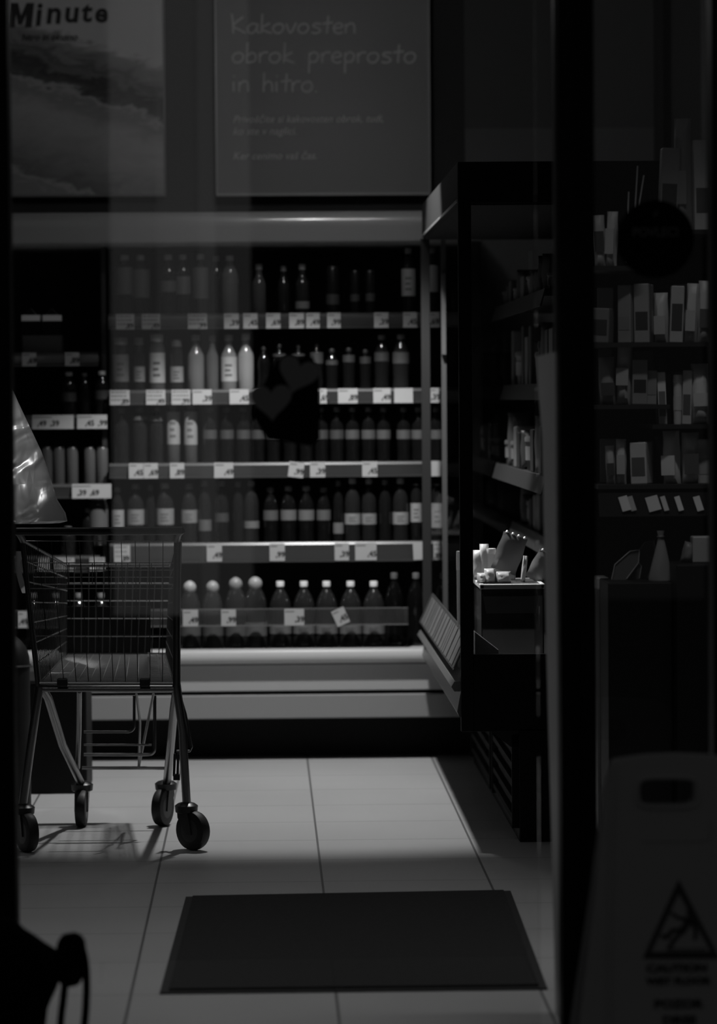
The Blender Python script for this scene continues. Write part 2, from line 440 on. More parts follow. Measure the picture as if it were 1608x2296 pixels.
o, hw, hh = poster_frame(486, -170, 961, 433, YP - .02, 'grey poster with handwritten white lettering on the wall above the drinks cooler')
MB().box((-hw, 0, 0), (hw, .03, hh)).build('printed_sheet', mat('poster_grey', .30, .42), o)
MB().box((-hw - .005, -.010, -.010), (hw + .005, .03, 0)).box((hw, -.004, 0), (hw + .006, .03, hh)).box((-hw - .006, -.004, 0), (-hw, .03, hh)).build('frame', mat('poster_frame2', .6, .25, .2), o)
chalk = mat('poster_white', .9, .7)
G = {  # handwritten glyphs: strokes in a box of x-height .5, ascender 1
 'K': (.62, [[(0,1),(.05,.5),(.06,0)],[(.5,.85),(.06,.42),(.3,.2),(.6,.02)]]),
 'a': (.58, [[(.45,.45),(.25,.5),(.05,.3),(.1,.05),(.28,.03),(.45,.3),(.47,.5),(.45,.15),(.55,.0)]]),
 'k': (.52, [[(.1,1),(.05,0)],[(.42,.52),(.07,.28),(.25,.1),(.5,.02)]]),
 'o': (.56, [[(.3,.5),(.1,.42),(.03,.2),(.15,.02),(.35,.05),(.47,.28),(.4,.46),(.28,.5)]]),
 'v': (.50, [[(.03,.5),(.2,.02),(.45,.55)]]),
 's': (.50, [[(.45,.48),(.2,.5),(.1,.38),(.35,.25),(.4,.1),(.2,.0),(.03,.06)]]),
 't': (.44, [[(.25,.9),(.2,.0)],[(.0,.5),(.45,.56)]]),
 'e': (.50, [[(.05,.26),(.38,.32),(.38,.47),(.22,.52),(.05,.35),(.08,.1),(.25,.0),(.42,.07)]]),
 'n': (.52, [[(.05,.5),(.05,.0)],[(.05,.28),(.2,.5),(.38,.48),(.42,.25),(.42,.0)]]),
 'b': (.52, [[(.08,1),(.05,.0)],[(.05,.3),(.25,.5),(.42,.35),(.35,.08),(.05,.02)]]),
 'r': (.42, [[(.05,.5),(.06,.0)],[(.06,.3),(.2,.5),(.4,.5)]]),
 'p': (.54, [[(.08,.5),(.06,-.5)],[(.07,.35),(.25,.52),(.44,.38),(.35,.08),(.07,.05)]]),
 'i': (.26, [[(.08,.5),(.08,.0)],[(.09,.74),(.1,.78)]]),
 'h': (.52, [[(.08,.95),(.06,.0)],[(.06,.28),(.2,.5),(.38,.46),(.42,.2),(.42,.0)]]),
 '.': (.2, [[(.05,.0),(.07,.03)]]),
 ' ': (.5, []),
}
def smooth_pts(p, n=5):
    if len(p) < 3: return p
    out = []
    q = [p[0]] + p + [p[-1]]
    for i in range(1, len(q) - 2):
        for j in range(n):
            t = j / n
            a, b, c, d = q[i-1], q[i], q[i+1], q[i+2]
            out.append(tuple(.5 * (2*b[m] + (c[m]-a[m])*t + (2*a[m]-5*b[m]+4*c[m]-d[m])*t*t + (3*b[m]-a[m]-3*c[m]+d[m])*t**3) for m in (0, 1)))
    out.append(p[-1]); return out
def handwrite(line, px, pyb, px_end, hpx):
    tot = sum(G[c][0] for c in line)
    sx = (px_end - px) / tot
    u = 0; words = [MB()]
    for ch in line:
        wd, strokes = G[ch]
        if ch == ' ': words.append(MB())
        for st_ in strokes:
            pts = [(px + (u + a) * sx, pyb - b * hpx) for a, b in smooth_pts(st_)]
            words[-1].tube([(PX(a, b, YP) - o.location.x, 0, PZ(a, b, YP) - o.location.z) for a, b in pts], .0042, 8)
        u += wd
    for q in words:
        q.v = [(p[0], p[1] * .3 - .001, p[2]) for p in q.v]
        q.build('handwritten_word', chalk, o, smooth=True)
for ln, px, py, pe, h in (('Kakovosten', 520, 76, 800, 44), ('obrok preprosto', 520, 142, 936, 46), ('in hitro.', 520, 207, 716, 46)):
    handwrite(ln, px, py, pe, h)
for ln, px, py, s in (('Privo\u0161\u010dite si kakovosten obrok, tudi,', 522, 276, .98), ('ko ste v naglici.', 522, 303, 1.0), ('Ker cenimo va\u0161 \u010das.', 522, 358, 1.0)):
    text_mesh('small_line', ln, .043, mat('poster_pale', .9, .7), o, (PX(px, py, YP) - o.location.x, -.002, PZ(px, py, YP) - o.location.z), shear=.28, offset=.0001, sx=s)

# ================================================================== BACK DRINKS COOLER
YC = 14.0
cool = empty('drinks_cooler', (-0.45, 14.4, 0), 'long open white drinks cooler with lit shelf edges across the back wall', 'cooler')
def cc(mb, name, m, parent=cool, **kw):
    ob = mb.build(name, m, parent, **kw)
    if parent is cool: ob.location = -cool.location
    return ob
XL, XR = -1.75, 0.86
XM = PX(243, 800, 14.05)
# canopy: rounded fascia
canopy_m = mat('canopy_enamel', .32, .3, coat=1.0)
canopy_m.node_tree.nodes['Principled BSDF'].inputs['Coat Roughness'].default_value = 0.12
ct, cb = PZ(560, 474, YC), PZ(560, 549, YC)
prof = [(14.85, cb - .0), (14.03, cb), (13.99, cb + .012), (13.985, cb + .075)]
for i in range(9):
    a = i / 8 * math.pi / 2
    prof.append((13.985 + .035 * (1 - math.cos(a)), cb + .075 + (ct - cb - .075) * math.sin(a)))
prof += [(14.85, ct)]
cc(MB().prism(prof, XL, XR, 'x'), 'canopy', canopy_m, smooth=True)
cc(MB().box((XL, 14.78, .1), (XR, 14.85, ct)), 'back_panel', dark_in)
cc(MB().box((XL, 14.0, .05), (XL + .04, 14.8, ct)), 'side_panel', dark_in)
cc(MB().box((XR - .04, 14.0, .05), (XR, 14.8, ct)), 'side_panel', dark_in)
cc(MB().box((XM - .03, 14.14, .44), (XM - .012, 14.78, cb)), 'divider', dark_in)
# lower body
zb1, zb0 = PZ(680, 1456, 13.86), PZ(680, 1488, 13.86)
bp = [(14.0, zb0), (13.875, zb0), (13.865, zb0 + .012), (13.865, zb1 - .022), (13.875, zb1 - .006), (13.90, zb1), (14.0, zb1)]
cc(MB().prism(bp, XL, XR, 'x'), 'bumper', enamel2, smooth=True)
z2 = PZ(680, 1549, 13.9); z3 = PZ(680, 1557, 13.9); z4 = PZ(680, 1610, 13.9)
cc(MB().box((XL, 13.90, z2), (XR, 14.0, zb0 - .006)), 'front_panel', enamel, bevel=.003)
cc(MB().box((XL, 13.885, z4), (XR, 14.0, z3)), 'kick_panel', mat('kick_enamel', .28, .35), bevel=.004)
cc(MB().box((XL, 13.93, z4 - .01), (XR, 14.0, zb0 + .01)), 'groove_backing', black)
cc(MB().box((XL, 14.09, 0), (XR, 14.8, z4)), 'plinth', black)
ztray = zb1 - .02
cc(MB().box((XL, 13.98, ztray - .04), (XR, 14.8, ztray)), 'bottom_deck', mat('deck_grey', .25, .3))
# front glass riser over the bottom deck
rz1, rz0 = PZ(680, 1364, 13.93), PZ(680, 1402, 13.93)
cc(MB().box((PX(400, 1380, 13.93) - .9, 13.925, zb1), (XR - .3, 13.931, rz1)), 'glass_riser', glassm)
cc(MB().box((PX(400, 1380, 13.93) - .9, 13.918, rz0 - .001), (XR - .3, 13.934, rz0 + .004)).box((PX(400, 1380, 13.93) - .9, 13.920, rz1 - .003), (XR - .3, 13.934, rz1 + .001)), 'riser_rail', mat('rail_metal', .5, .25, .8))
cc(MB().box((PX(400, 1380, 13.93) - .9, 13.919, rz0), (XR - .3, 13.923, rz1)), 'label_holder', acryl)

# shelves: name -> (strip top px, strip bottom px, x0, x1, slope px across)
SHELF = {}
def shelf(key, yt, yb, xa, xb, Yf, yref_x):
    z1 = PZ(yref_x, yt, Yf); z0 = PZ(yref_x, yb, Yf)
    s = cc(MB().box((xa, Yf + .006, z1 - .035), (xb, 14.78, z1 - .012)), 'shelf', mat('shelf_dark', .10, .4))
    s.location = -cool.location
    p = [(Yf + .014, z1), (Yf + .002, z1 - .003), (Yf - .004, z1 - .012), (Yf, z1 - .022), (Yf + .006, z0 + .006), (Yf - .004, z0 + .004), (Yf - .003, z0), (Yf + .014, z0)]
    st_ = MB().prism(p, xa, xb, 'x').build('price_strip', strip_m, s, smooth=True)
    SHELF[key] = (z1 - .012, z0, z1, Yf)
xr_e = XR - .05
shelf('R1', 702, 737, XM, xr_e, 14.06, 600)
shelf('R2', 872, 906, XM, xr_e, 14.05, 600)
shelf('R3', 1036, 1071, XM, xr_e, 14.04, 600)
shelf('R4', 1215, 1261, XM, xr_e, 14.02, 600)
shelf('L1', 790, 821, XL + .04, XM - .04, 14.06, 150)
shelf('L2', 930, 962, XL + .04, XM - .04, 14.05, 150)
shelf('L3', 1085, 1118, XL + .04, XM - .04, 14.04, 150)
shelf('L4', 1246, 1284, XL + .04, XM - .04, 14.02, 150)
SHELF['R5'] = (ztray, rz0, rz1, 13.925)
SHELF['L5'] = (ztray, rz0, rz1, 13.925)
SN = {'R1': 'top cooler shelf', 'R2': 'second cooler shelf', 'R3': 'third cooler shelf', 'R4': 'fourth cooler shelf',
      'R5': 'bottom cooler deck', 'L1': 'top shelf, left bay', 'L2': 'second shelf, left bay',
      'L3': 'third shelf, left bay', 'L4': 'fourth shelf, left bay', 'L5': 'bottom rail behind trolley'}

# ---- price tags
TAGS = {
 'R1': [(262,303,2),(320,361,2),(423,466,2),(504,537,1),(547,579,1),(598,630,1),(650,683,1),(688,718,1),(735,765,1),(840,872,1),(905,936,1),(963,987,1)],
 'R2': [(247,291,2),(328,371,2),(385,427,2),(432,475,1),(515,558,1),(715,733,1),(758,802,1),(837,876,1),(884,926,0),(964,985,1)],
 'R3': [(288,320,1),(321,353,1),(380,412,1),(479,522,1),(646,680,1),(694,728,1),(811,845,1),(966,989,0)],
 'R4': [(253,289,2),(461,495,1),(602,636,1),(748,780,1),(794,842,1),(924,946,0),(970,990,2)],
 'R5': [(406,440,1),(492,525,1),(634,678,1),(745,775,1)],
 'L1': [(51,83,1),(147,179,1)], 'L2': [(72,165,3),(173,240,1)], 'L3': [(160,248,3)],
 'L4': [(82,108,0),(118,164,2),(198,232,2)], 'L5': [(35,56,1)],
}
cents = [',89', ',49', ',99', ',39', ',45', ',69']
ti = 0
for key, lst in TAGS.items():
    zs, z0, z1, Yf = SHELF[key]
    for i, (a, b, sty) in enumerate(lst):
        xa, xb = PX(a, 900, Yf), PX(b, 900, Yf)
        hgt = (z1 - z0) * (0.98 if key not in ('R4',) else .86)
        if key == 'L4': hgt *= .8
        wd = xb - xa
        kindw = {0: 'blank white', 1: 'white', 2: 'printed', 3: 'long white'}[sty]
        where = 'on the edge of %s' % SN[key] if key not in ('L5', 'R5') else ('on the glass rail of the bottom deck' if key == 'R5' else 'on the bottom rail behind the trolley')
        if len(lst) > 1:
            lab = '%s price tag %s, %s from the left' % (kindw, where, ORD[i + 1])
        else:
            lab = '%s price tag %s' % (kindw, where)
        t = empty('price_tag', ((xa + xb) / 2, Yf - .012, (z0 + z1) / 2), lab, 'price tag', 'price tags on the cooler')
        tilt = 0.0
        if key == 'R3' and i == 4: tilt = -.12
        if key == 'R5' and i == 3: tilt = .42
        if key == 'R4' and i == 5: tilt = .05
        t.rotation_euler = (-.07, -tilt * -1 if False else -tilt, 0)
        MB().box((-wd / 2, -.0006, -hgt / 2), (wd / 2, .0006, hgt / 2)).build('card', paper, t)
        if sty:
            s = .030
            if sty == 1 or sty == 3:
                tx = wd / 2 - .036 if sty == 1 else -wd / 2 + .02
                if wd < .045: tx = -wd / 2 + .004
                text_mesh('printed_price', cents[ti % 6], s, print_m, t, (tx, -.0012, -hgt * .28), offset=.0010, ext=.0002)
                if wd > .1: text_mesh('printed_price', cents[(ti + 2) % 6], s, print_m, t, (tx - .05 if sty == 1 else tx + .05, -.0012, -hgt * .28), offset=.0010, ext=.0002)
            if sty == 2:
                mb = MB()
                for r_ in range(3):
                    zz = hgt * (.36 - r_ * .26); xx = -wd / 2 + .005
                    while xx < wd / 2 - .012:
                        l_ = random.uniform(.003, .010)
                        mb.box((xx, -.0012, zz - .0035), (xx + l_, -.0006, zz + .0035)); xx += l_ + .003
                mb.build('fine_print', mat('print_grey', .16, .6), t)
                text_mesh('printed_price', cents[ti % 6], .026, print_m, t, (wd / 2 - .034, -.0013, -hgt * .42), offset=.0008, ext=.0002)
            else:
                MB().box((-wd / 2 + .004, -.0011, hgt * .30), (-wd / 2 + .004 + wd * .45, -.0006, hgt * .38)).build('fine_print', mat('print_grey'), t)
        ti += 1

# ---- bottles and other goods
def goods(name, key, px, ytop, rpx, body_v, style, desc, label=None, cap_v=None, cat='bottle', group=None, ordn=None, back=.07, ybase=None):
    """label: (y0px, y1px, albedo)"""
    zs, z0, z1, Yf = SHELF[key]
    Y = Yf + back
    x = PX(px, 900, Y); zt = PZ(px, ytop, Y); h = zt - zs; r = rpx * Y / F
    sh = SN[key]
    lab = '%s on %s, %s from left' % (desc, sh, ORD[ordn])
    t = empty(name, (x, Y, zs), lab, cat, group)
    bm_ = mat('drink_%02d' % round(body_v * 200), body_v * (.36 if body_v > .15 else .22), .09, coat=.25)
    n = 20
    if style in ('pet', 'big', 'milk'):
        if style == 'big':
            pr = [(r*.80,0),(r*.97,.008),(r,.03),(r,h*.22),(r*.94,h*.26),(r*.94,h*.50),(r,h*.54),(r,h*.62),(r*.93,h*.70),(r*.72,h*.79),(r*.42,h*.87),(r*.30,h*.90),(r*.30,h*.94)]
            cr_, ch0 = r*.36, .925
        elif style == 'milk':
            pr = [(r*.85,0),(r,.006),(r,h*.60),(r*.92,h*.66),(r*.62,h*.74),(r*.46,h*.80),(r*.42,h*.92)]
            cr_, ch0 = r*.52, .89
        else:
            pr = [(r*.80,0),(r*.98,.006),(r,.02),(r*.95,h*.25),(r,h*.30),(r,h*.62),(r*.93,h*.70),(r*.70,h*.80),(r*.42,h*.87),(r*.38,h*.93)]
            cr_, ch0 = r*.48, .915
        MB().lathe(pr, n).build('bottle_body', bm_, t, smooth=True)
        cv = cap_v if cap_v is not None else .25
        if style == 'big' and 'rounded' in desc or 'wrapped' in desc or 'round white' in desc:
            cp_ = [(r*.40, h*.82)] + [(r*.62*math.sin(a), h*.905 - r*.62*math.cos(a)) for a in (1.0, 1.4, 1.8, 2.2, 2.6)] + [(r*.12, h)]
        else:
            cp_ = [(cr_, h*ch0), (cr_, h*.99), (cr_*.9, h)]
        MB().lathe(cp_, 16).build('cap', mat('cap_%02d' % round(cv*100), cv, .4), t, smooth=True)
    elif style == 'jar':
        MB().lathe([(r*.9,0),(r,.006),(r,h*.75),(r*.8,h*.84),(r*.78,h*.88)], n).build('jar_body', bm_, t, smooth=True)
        cv = cap_v if cap_v is not None else .25
        MB().lathe([(r*.82,h*.87),(r*.84,h*.99),(r*.8,h)], 16).build('cap', mat('cap_%02d' % round(cv*100), cv, .4), t, smooth=True)
    elif style == 'can':
        MB().lathe([(r*.85,0),(r,.008),(r,h*.93),(r*.86,h*.975)], n).build('can_body', mat('can_%02d' % round(body_v*100), body_v * .5, .25, .5), t, smooth=True)
        MB().lathe([(r*.88,h*.97),(r*.88,h),(r*.80,h),(r*.80,h*.985)], 16).build('rim', mat('can_rim', .6, .25, 1.0), t, smooth=True)
    elif style == 'carton':
        MB().box((-r, -r, 0), (r, r, h*.74)).prism([(-r, h*.74), (r, h*.74), (0 + r*.02, h*.93), (r*.02, h), (-r*.02, h), (-r*.02, h*.93)], -r, r, 'x' if False else 'y').build('carton_body', bm_, t, bevel=.002)
    if label:
        l0, l1, lv = label
        za, zb_ = PZ(px, l1, Y) - zs, PZ(px, l0, Y) - zs
        za = max(za, .004); zb_ = min(zb_, h * .97)
        lm = mat('label_%02d' % round(lv * 100), lv * .55, .5)
        if style == 'carton':
            MB().box((-r - .001, -r - .0015, za), (r + .001, r + .001, zb_)).build('label', lm, t)
        else:
            m_ = 1.015
            def rad_at(z):
                return r * m_ if z < h * .62 else r * m_
            MB().lathe([(r*m_, za), (r*m_, zb_)], n).build('label', lm, t, smooth=True)
            if lv > .3 and zb_ - za > .03:
                mb = MB()
                for q in range(3):
                    zz = za + (zb_ - za) * (.25 + .2 * q)
                    a0 = -math.pi/2 - .5; pts = []
                    for j in range(7):
                        a = a0 + j / 6 * (.9 - .2 * (q % 2))
                        pts.append((a,))
                    vs = []; hh_ = (zb_ - za) * .045
                    for (a,) in pts:
                        vs += [(r*m_*1.012*math.cos(a), r*m_*1.012*math.sin(a), zz - hh_), (r*m_*1.012*math.cos(a), r*m_*1.012*math.sin(a), zz + hh_)]
                    mb.add(vs, [(2*j, 2*j+2, 2*j+3, 2*j+1) for j in range(6)])
                mb.build('print', mat('label_print', .12, .6), t)
    return t

def row(key, items, group):
    for i, it in enumerate(items):
        goods(*( (it['n'], key, it['x'], it['t'], it['r'], it['b'], it['s'], it['d'])), label=it.get('l'), cap_v=it.get('c'), cat=it.get('cat', 'bottle'), group=group, ordn=i + 1, back=it.get('bk', .07))
def B(x, t, r, b, s, d, l=None, c=None, n='drink_bottle', cat='bottle', bk=.07): return dict(x=x, t=t, r=r, b=b, s=s, d=d, l=l, c=c, n=n, cat=cat, bk=bk)

row('R1', [
 B(282,572,20,.06,'pet','dark tall drink bottle', (600,660,.12), .3), B(318,572,20,.07,'pet','dark tall grey-capped bottle',(605,668,.14),.3),
 B(380,571,19,.07,'pet','dark tall pale-capped bottle',(630,655,.2),.35), B(413,571,17,.10,'pet','slim greyish drink bottle',(620,660,.25),.35),
 B(452,570,18,.13,'pet','greyish tall drink bottle',(600,670,.2),.35), B(487,574,16,.05,'pet','dark slim drink bottle',None,.2),
 B(518,573,19,.36,'pet','pale grey tall drink bottle',(625,636,.2),.4), B(583,592,16,.26,'milk','mid grey round-necked drink bottle',None,.25),
 B(638,596,14,.10,'milk','dim round-necked drink bottle',None,.15), B(680,592,16,.13,'milk','dark bottle with pale band at its foot',(676,692,.5),.3),
 B(748,597,15,.05,'can','dark slim can with pale bottom band',(660,683,.14),None,'drink_can','can'), B(798,606,11,.05,'can','very dark slim can',(660,676,.12),None,'drink_can','can'),
 B(832,606,11,.05,'can','very dark slim can by its twin',(658,676,.12),None,'drink_can','can'),
 B(918,556,16,.04,'pet','dark bottle with wide pale label',(603,664,.5),.25), B(970,556,16,.04,'pet','grey-labelled bottle beyond the side glass',(595,655,.3),.2)], 'drinks on the top cooler shelf')
row('R2', [
 B(272,757,18,.09,'jar','dark jar with grey square label',(795,856,.38),.22,'drink_jar','jar'), B(313,757,13,.08,'jar','narrow dark jar, small pale label',(822,856,.5),.2,'drink_jar','jar'),
 B(353,749,18,.25,'jar','glass jar with large bright label',(791,858,.85),.4,'drink_jar','jar'), B(397,762,15,.10,'jar','dark jar with pale lower label',(822,857,.55),.15,'drink_jar','jar'),
 B(440,750,19,.50,'milk','pale milk bottle',None,.3), B(477,752,14,.28,'milk','slender greyish milk bottle',None,.25),
 B(514,750,18,.55,'milk','wide pale milk bottle',(800,855,.75),.35), B(552,748,18,.80,'milk','bright white milk bottle',None,.5),
 B(592,778,15,.02,'big','black squat bottle',None,.03), B(627,772,15,.02,'big','black squat faintly banded bottle',(793,800,.08),.03),
 B(670,772,15,.02,'big','black squat bottle behind heart sticker',(793,800,.08),.03), B(711,770,15,.03,'big','black squat bottle with smudged label',(790,815,.10),.03),
 B(745,782,14,.03,'pet','dark bottle with faint label',(808,818,.10),.03), B(783,780,14,.03,'pet','dark dim-patterned bottle',(796,812,.10),.03),
 B(820,784,13,.03,'pet','dark bottle with dim narrow label',(800,815,.08),.03), B(857,751,17,.05,'pet','dark taller bottle with grey cap',(790,810,.12),.3), B(900,750,19,.09,'pet','greyish taller bottle with pale cap',(790,815,.2),.35)], 'drinks on the second cooler shelf')
row('R3', [
 B(272,915,17,.05,'pet','dark bottle',None,.1), B(313,912,17,.06,'pet','dark bottle with grey shoulder band',(934,942,.15),.1), B(350,912,16,.06,'pet','dark bottle with narrow shoulder band',(934,944,.15),.12),
 B(388,908,15,.2,'milk','slim bottle with tall patterned label',(923,996,.5),.2), B(427,908,15,.2,'milk','slim bottle with tall lettered label',(923,997,.5),.2)]
 + [B(x, 913, 16, .03, 'pet', 'black bottle %s' % w_, (964, 984, .10 if i < 9 else .16), .09 if i < 8 else .14) for i, (x, w_) in enumerate(
   [(470,'after the pale-labelled pair'),(508,'in the long dark row'),(545,'in the long dark row'),(578,'under the heart sticker'),(612,'under the heart sticker'),(650,'in the long dark row'),(686,'in the long dark row'),(720,'in the long dark row'),
    (755,'in the long dark row'),(790,'in the long dark row'),(826,'in the long dark row'),(860,'and grey cap'),(905,'near the cooler end'),(938,'behind the glass post'),(978,'beyond the glass post')])], 'drinks on the third cooler shelf')
row('R4', [
 B(218,1105,22,.10,'jar','low grey tub before the divider',(1142,1186,.2),.15,'drink_jar','jar'),
 B(262,1092,14,.05,'pet','dark bottle with pale upright label',(1143,1182,.5),.15), B(302,1085,19,.07,'pet','dark bottle with pale pointed label',(1142,1176,.4),.15), B(335,1088,12,.05,'pet','dark slim bottle',None,.1),
 B(368,1083,20,.07,'pet','dark bottle with broad pale label',(1140,1176,.42),.25), B(422,1085,18,.07,'pet','dark bottle with oval pale label',(1143,1172,.38),.15),
 B(457,1078,15,.05,'pet','dark taller bottle with low label',(1165,1190,.2),.12), B(495,1078,16,.05,'pet','dark taller bottle',(1150,1170,.1),.12), B(532,1080,13,.05,'pet','dark slim bottle between two others',None,.12),
 B(562,1078,17,.08,'pet','dark taller bottle with pale low band',(1168,1184,.3),.14),
 B(605,1093,17,.03,'pet','black short bottle with grey label',(1144,1166,.18),.10), B(645,1090,18,.03,'pet','black short bottle with pale grey label',(1143,1166,.28),.16), B(685,1090,18,.03,'pet','black short bottle with marbled label',(1143,1166,.28),.2), B(724,1093,16,.03,'pet','black short bottle with dim label',(1143,1166,.2),.10),
 B(757,1078,12,.04,'pet','dark narrow bottle with pale low patch',(1172,1196,.3),.1),
 B(789,1072,18,.08,'pet','dark tall bottle with square pale label',(1151,1175,.5),.3), B(826,1073,17,.07,'pet','dark tall bottle, smaller square label',(1151,1175,.45),.25), B(862,1075,15,.04,'pet','black tall bottle',None,.12),
 B(897,1072,18,.07,'pet','dark tall bottle with bright narrow label',(1148,1175,.5),.3), B(932,1085,13,.04,'can','dark can with tall pale label',(1128,1170,.55),None,'drink_can','can'), B(979,1085,14,.04,'can','pale-labelled can beyond glass post',(1128,1183,.42),None,'drink_can','can')], 'drinks on the fourth cooler shelf')
row('R5', [
 B(422,1302,24,.10,'big','large water bottle with white wrapped neck',(1400,1425,.2),.42,bk=.10), B(473,1302,24,.10,'big','large round white-capped bottle',(1400,1425,.18),.34,bk=.10),
 B(525,1294,25,.10,'big','taller large bottle with grey rounded cap',(1400,1425,.2),.3,bk=.10), B(569,1293,26,.10,'big','taller large bottle with pale rounded cap',(1395,1425,.25),.38,bk=.10)]
 + [B(x, 1303, 25, .09, 'big', 'large white-capped bottle' + e_, (1400,1420,.35), .85, bk=.10) for x, e_ in ((625,''),(678,' under paired tags'),(729,''),(783,' beside the tilted tag'),(835,', last white-capped one'))]
 + [B(881, 1284, 22, .02, 'big', 'tall black bottle with dark cap', None, .12, bk=.10), B(930, 1284, 22, .02, 'big', 'tall black bottle near the glass post', None, .14, bk=.10), B(992, 1284, 22, .02, 'big', 'tall black bottle beyond the glass post', None, .05, bk=.10)], 'large bottles on the bottom deck')
for i, (px) in enumerate((72, 119)):
    goods('juice_carton', 'L1', px, 683, 20, .05, 'carton', ('leftmost dark carton with pale band' if i == 0 else 'dark carton with pale band beside its twin'), label=(707, 720, 1.6), cat='carton', group='cartons in the left bay', ordn=i + 1, back=.13)
# shallow display tray around the cartons
zs = SHELF['L1'][0]
tr = empty('display_tray', (PX(95, 770, 14.1), 14.09, zs), 'shallow dark tray with small lettering under the two cartons', 'tray')
xw = 44 * 14.1 / F
zt = PZ(95, 752, 14.09) - zs
MB().box((-xw, -.002, 0), (xw, .002, zt)).box((-xw, .0, 0), (-xw + .004, .10, zt)).box((xw - .004, 0, 0), (xw, .10, zt)).box((-xw, 0, -.0), (xw, .10, .002)).build('tray_body', mat('tray_dark', .035, .6), tr)
text_mesh('lettering', 'NATURA', .030, mat('tray_print', .14, .6), tr, (0, -.004, .012), align='CENTER', offset=.0004) if False else None
row('L2', [B(155,834,17,.035,'pet','dark mottled bottle with pale cap',(880,900,.10),.5), B(190,836,13,.03,'pet','dark narrow bottle with dim cap',None,.2), B(229,832,17,.045,'pet','dark bottle with bright cap',(875,895,.10),.8)], 'bottles in the left bay')
row('L3', [B(104,1001,13,.18,'can','slim metal can half hidden by the bag',None,None,'drink_can','can'), B(131,1001,13,.22,'can','slim metal can right of the bag',None,None,'drink_can','can'), B(161,1001,13,.28,'can','slim bright-striped can',None,None,'drink_can','can'),
 B(200,1001,13,.30,'can','slim striped can above the long tag',None,None,'drink_can','can'), B(228,1001,13,.34,'can','slim bright can next to the divider',None,None,'drink_can','can')], 'cans in the left bay')
row('L4', [B(150,1180,17,.05,'pet','dark bottle behind the trolley handle',None,.1), B(196,1140,16,.04,'pet','dark bottle beside the divider',None,.1)], 'bottles low in the left bay')
row('L5', [B(x, 1330, 22, .04, 'big', 'dark bottle seen through the trolley wires', None, .2, bk=.10) for x in (70, 120, 172, 222)], 'bottles low behind the trolley')

# ================================================================== RIGHT-HAND GLASS-ENDED CASE
Y0, Y1 = 11.28, 13.82
case = empty('chilled_display_case', (1.05, 12.5, 0), 'tall open chilled case with black frame and glass end along the right side', 'display case')
def ca(mb, name, m, parent=case, **kw):
    ob = mb.build(name, m, parent, **kw)
    if parent is case: ob.location = -case.location
    return ob
XA = PX(1030, 900, Y0); XB = 1.52
zt_ = PZ(1130, 362, Y0); ztb = PZ(1130, 455, Y0)
# canopy with slanted fascia running along the aisle
cp = [(XA, ztb + .01), (XA + .012, ztb - .005), (XB, ztb - .005), (XB, zt_), (XA + .0, zt_), (XA - .0, zt_ - .02)]
ca(MB().prism(cp, Y0 + .03, Y1, 'y'), 'canopy', mat('case_canopy', .035, .7, spec=.1))
ca(MB().box((XA - .004, Y0 + .03, ztb + .005), (XA, Y1, ztb + .013)), 'canopy_trim', mat('trim_bright', .6, .25, .7))
# end frame (near)
zw = PZ(1130, 1468, Y0); zbot = PZ(1130, 1640, Y0)
pw = PX(1059, 900, Y0)
ef = MB()
ef.box((XA, Y0, ztb), (XB, Y0 + .04, zt_)).box((XA, Y0, zbot), (pw, Y0 + .04, ztb)).box((pw, Y0, zbot), (XB, Y0 + .04, zw)).box((XB - .06, Y0, zw), (XB, Y0 + .04, ztb))
ca(ef, 'end_frame', black, bevel=.002)
ca(MB().box((pw, Y0 + .015, zw), (XB - .06, Y0 + .022, ztb)), 'end_glass', glassm)
# far end: glass with light front post
fx0, fx1 = PX(945, 900, Y1), PX(965, 900, Y1)
ca(MB().box((fx0, Y1 - .03, .55), (fx1, Y1, ztb)), 'far_post', mat('post_grey', .03, .6, spec=.25), bevel=.003)
ca(MB().box((PX(990, 900, Y1), Y1 - .02, .5), (PX(1001, 900, Y1), Y1, ztb)), 'far_glass_edge', mat('post_grey2', .10, .3))
ca(MB().box((PX(990, 700, Y1 - .05), Y1 - .045, PZ(995, 795, Y1)), (PX(1000, 700, Y1 - .05), Y1 - .025, PZ(995, 615, Y1))), 'light_strip_cover', mat('cover_pale', .13, .3))
ca(MB().box((fx1, Y1 - .016, .55), (XB, Y1 - .010, ztb)), 'far_end_glass', glassm)
ca(MB().box((XB - .04, Y0 + .04, .2), (XB, Y1, ztb)), 'back_panel', mat('case_back', .03, .5))
# base: tub, bumper, under-body
zbt = .50
ca(MB().prism([(XA + .02, zbt - .09), (XA + .02, zbt - .005), (XA + .10, zbt + .01), (XB - .04, zbt + .01), (XB - .04, .30), (XA + .16, .30)], Y0 + .04, Y1, 'y'), 'tub', mat('tub_grey', .012, .4))
ca(MB().prism([(XA - .02, zbt - .02), (XA - .03, zbt - .005), (XA - .02, zbt + .012), (XA + .03, zbt + .012), (XA + .03, zbt - .02)], Y0 + .02, Y1 - .02, 'y'), 'bumper', mat('case_bumper', .22, .3), smooth=True)
ca(MB().prism([(XA - .005, zbt - .10), (XA - .012, zbt - .085), (XA + .0, zbt - .02), (XA + .03, zbt - .02), (XA + .03, zbt - .11)], Y0 + .02, Y1 - .02, 'y'), 'side_rail', mat('case_rail', .13, .35))
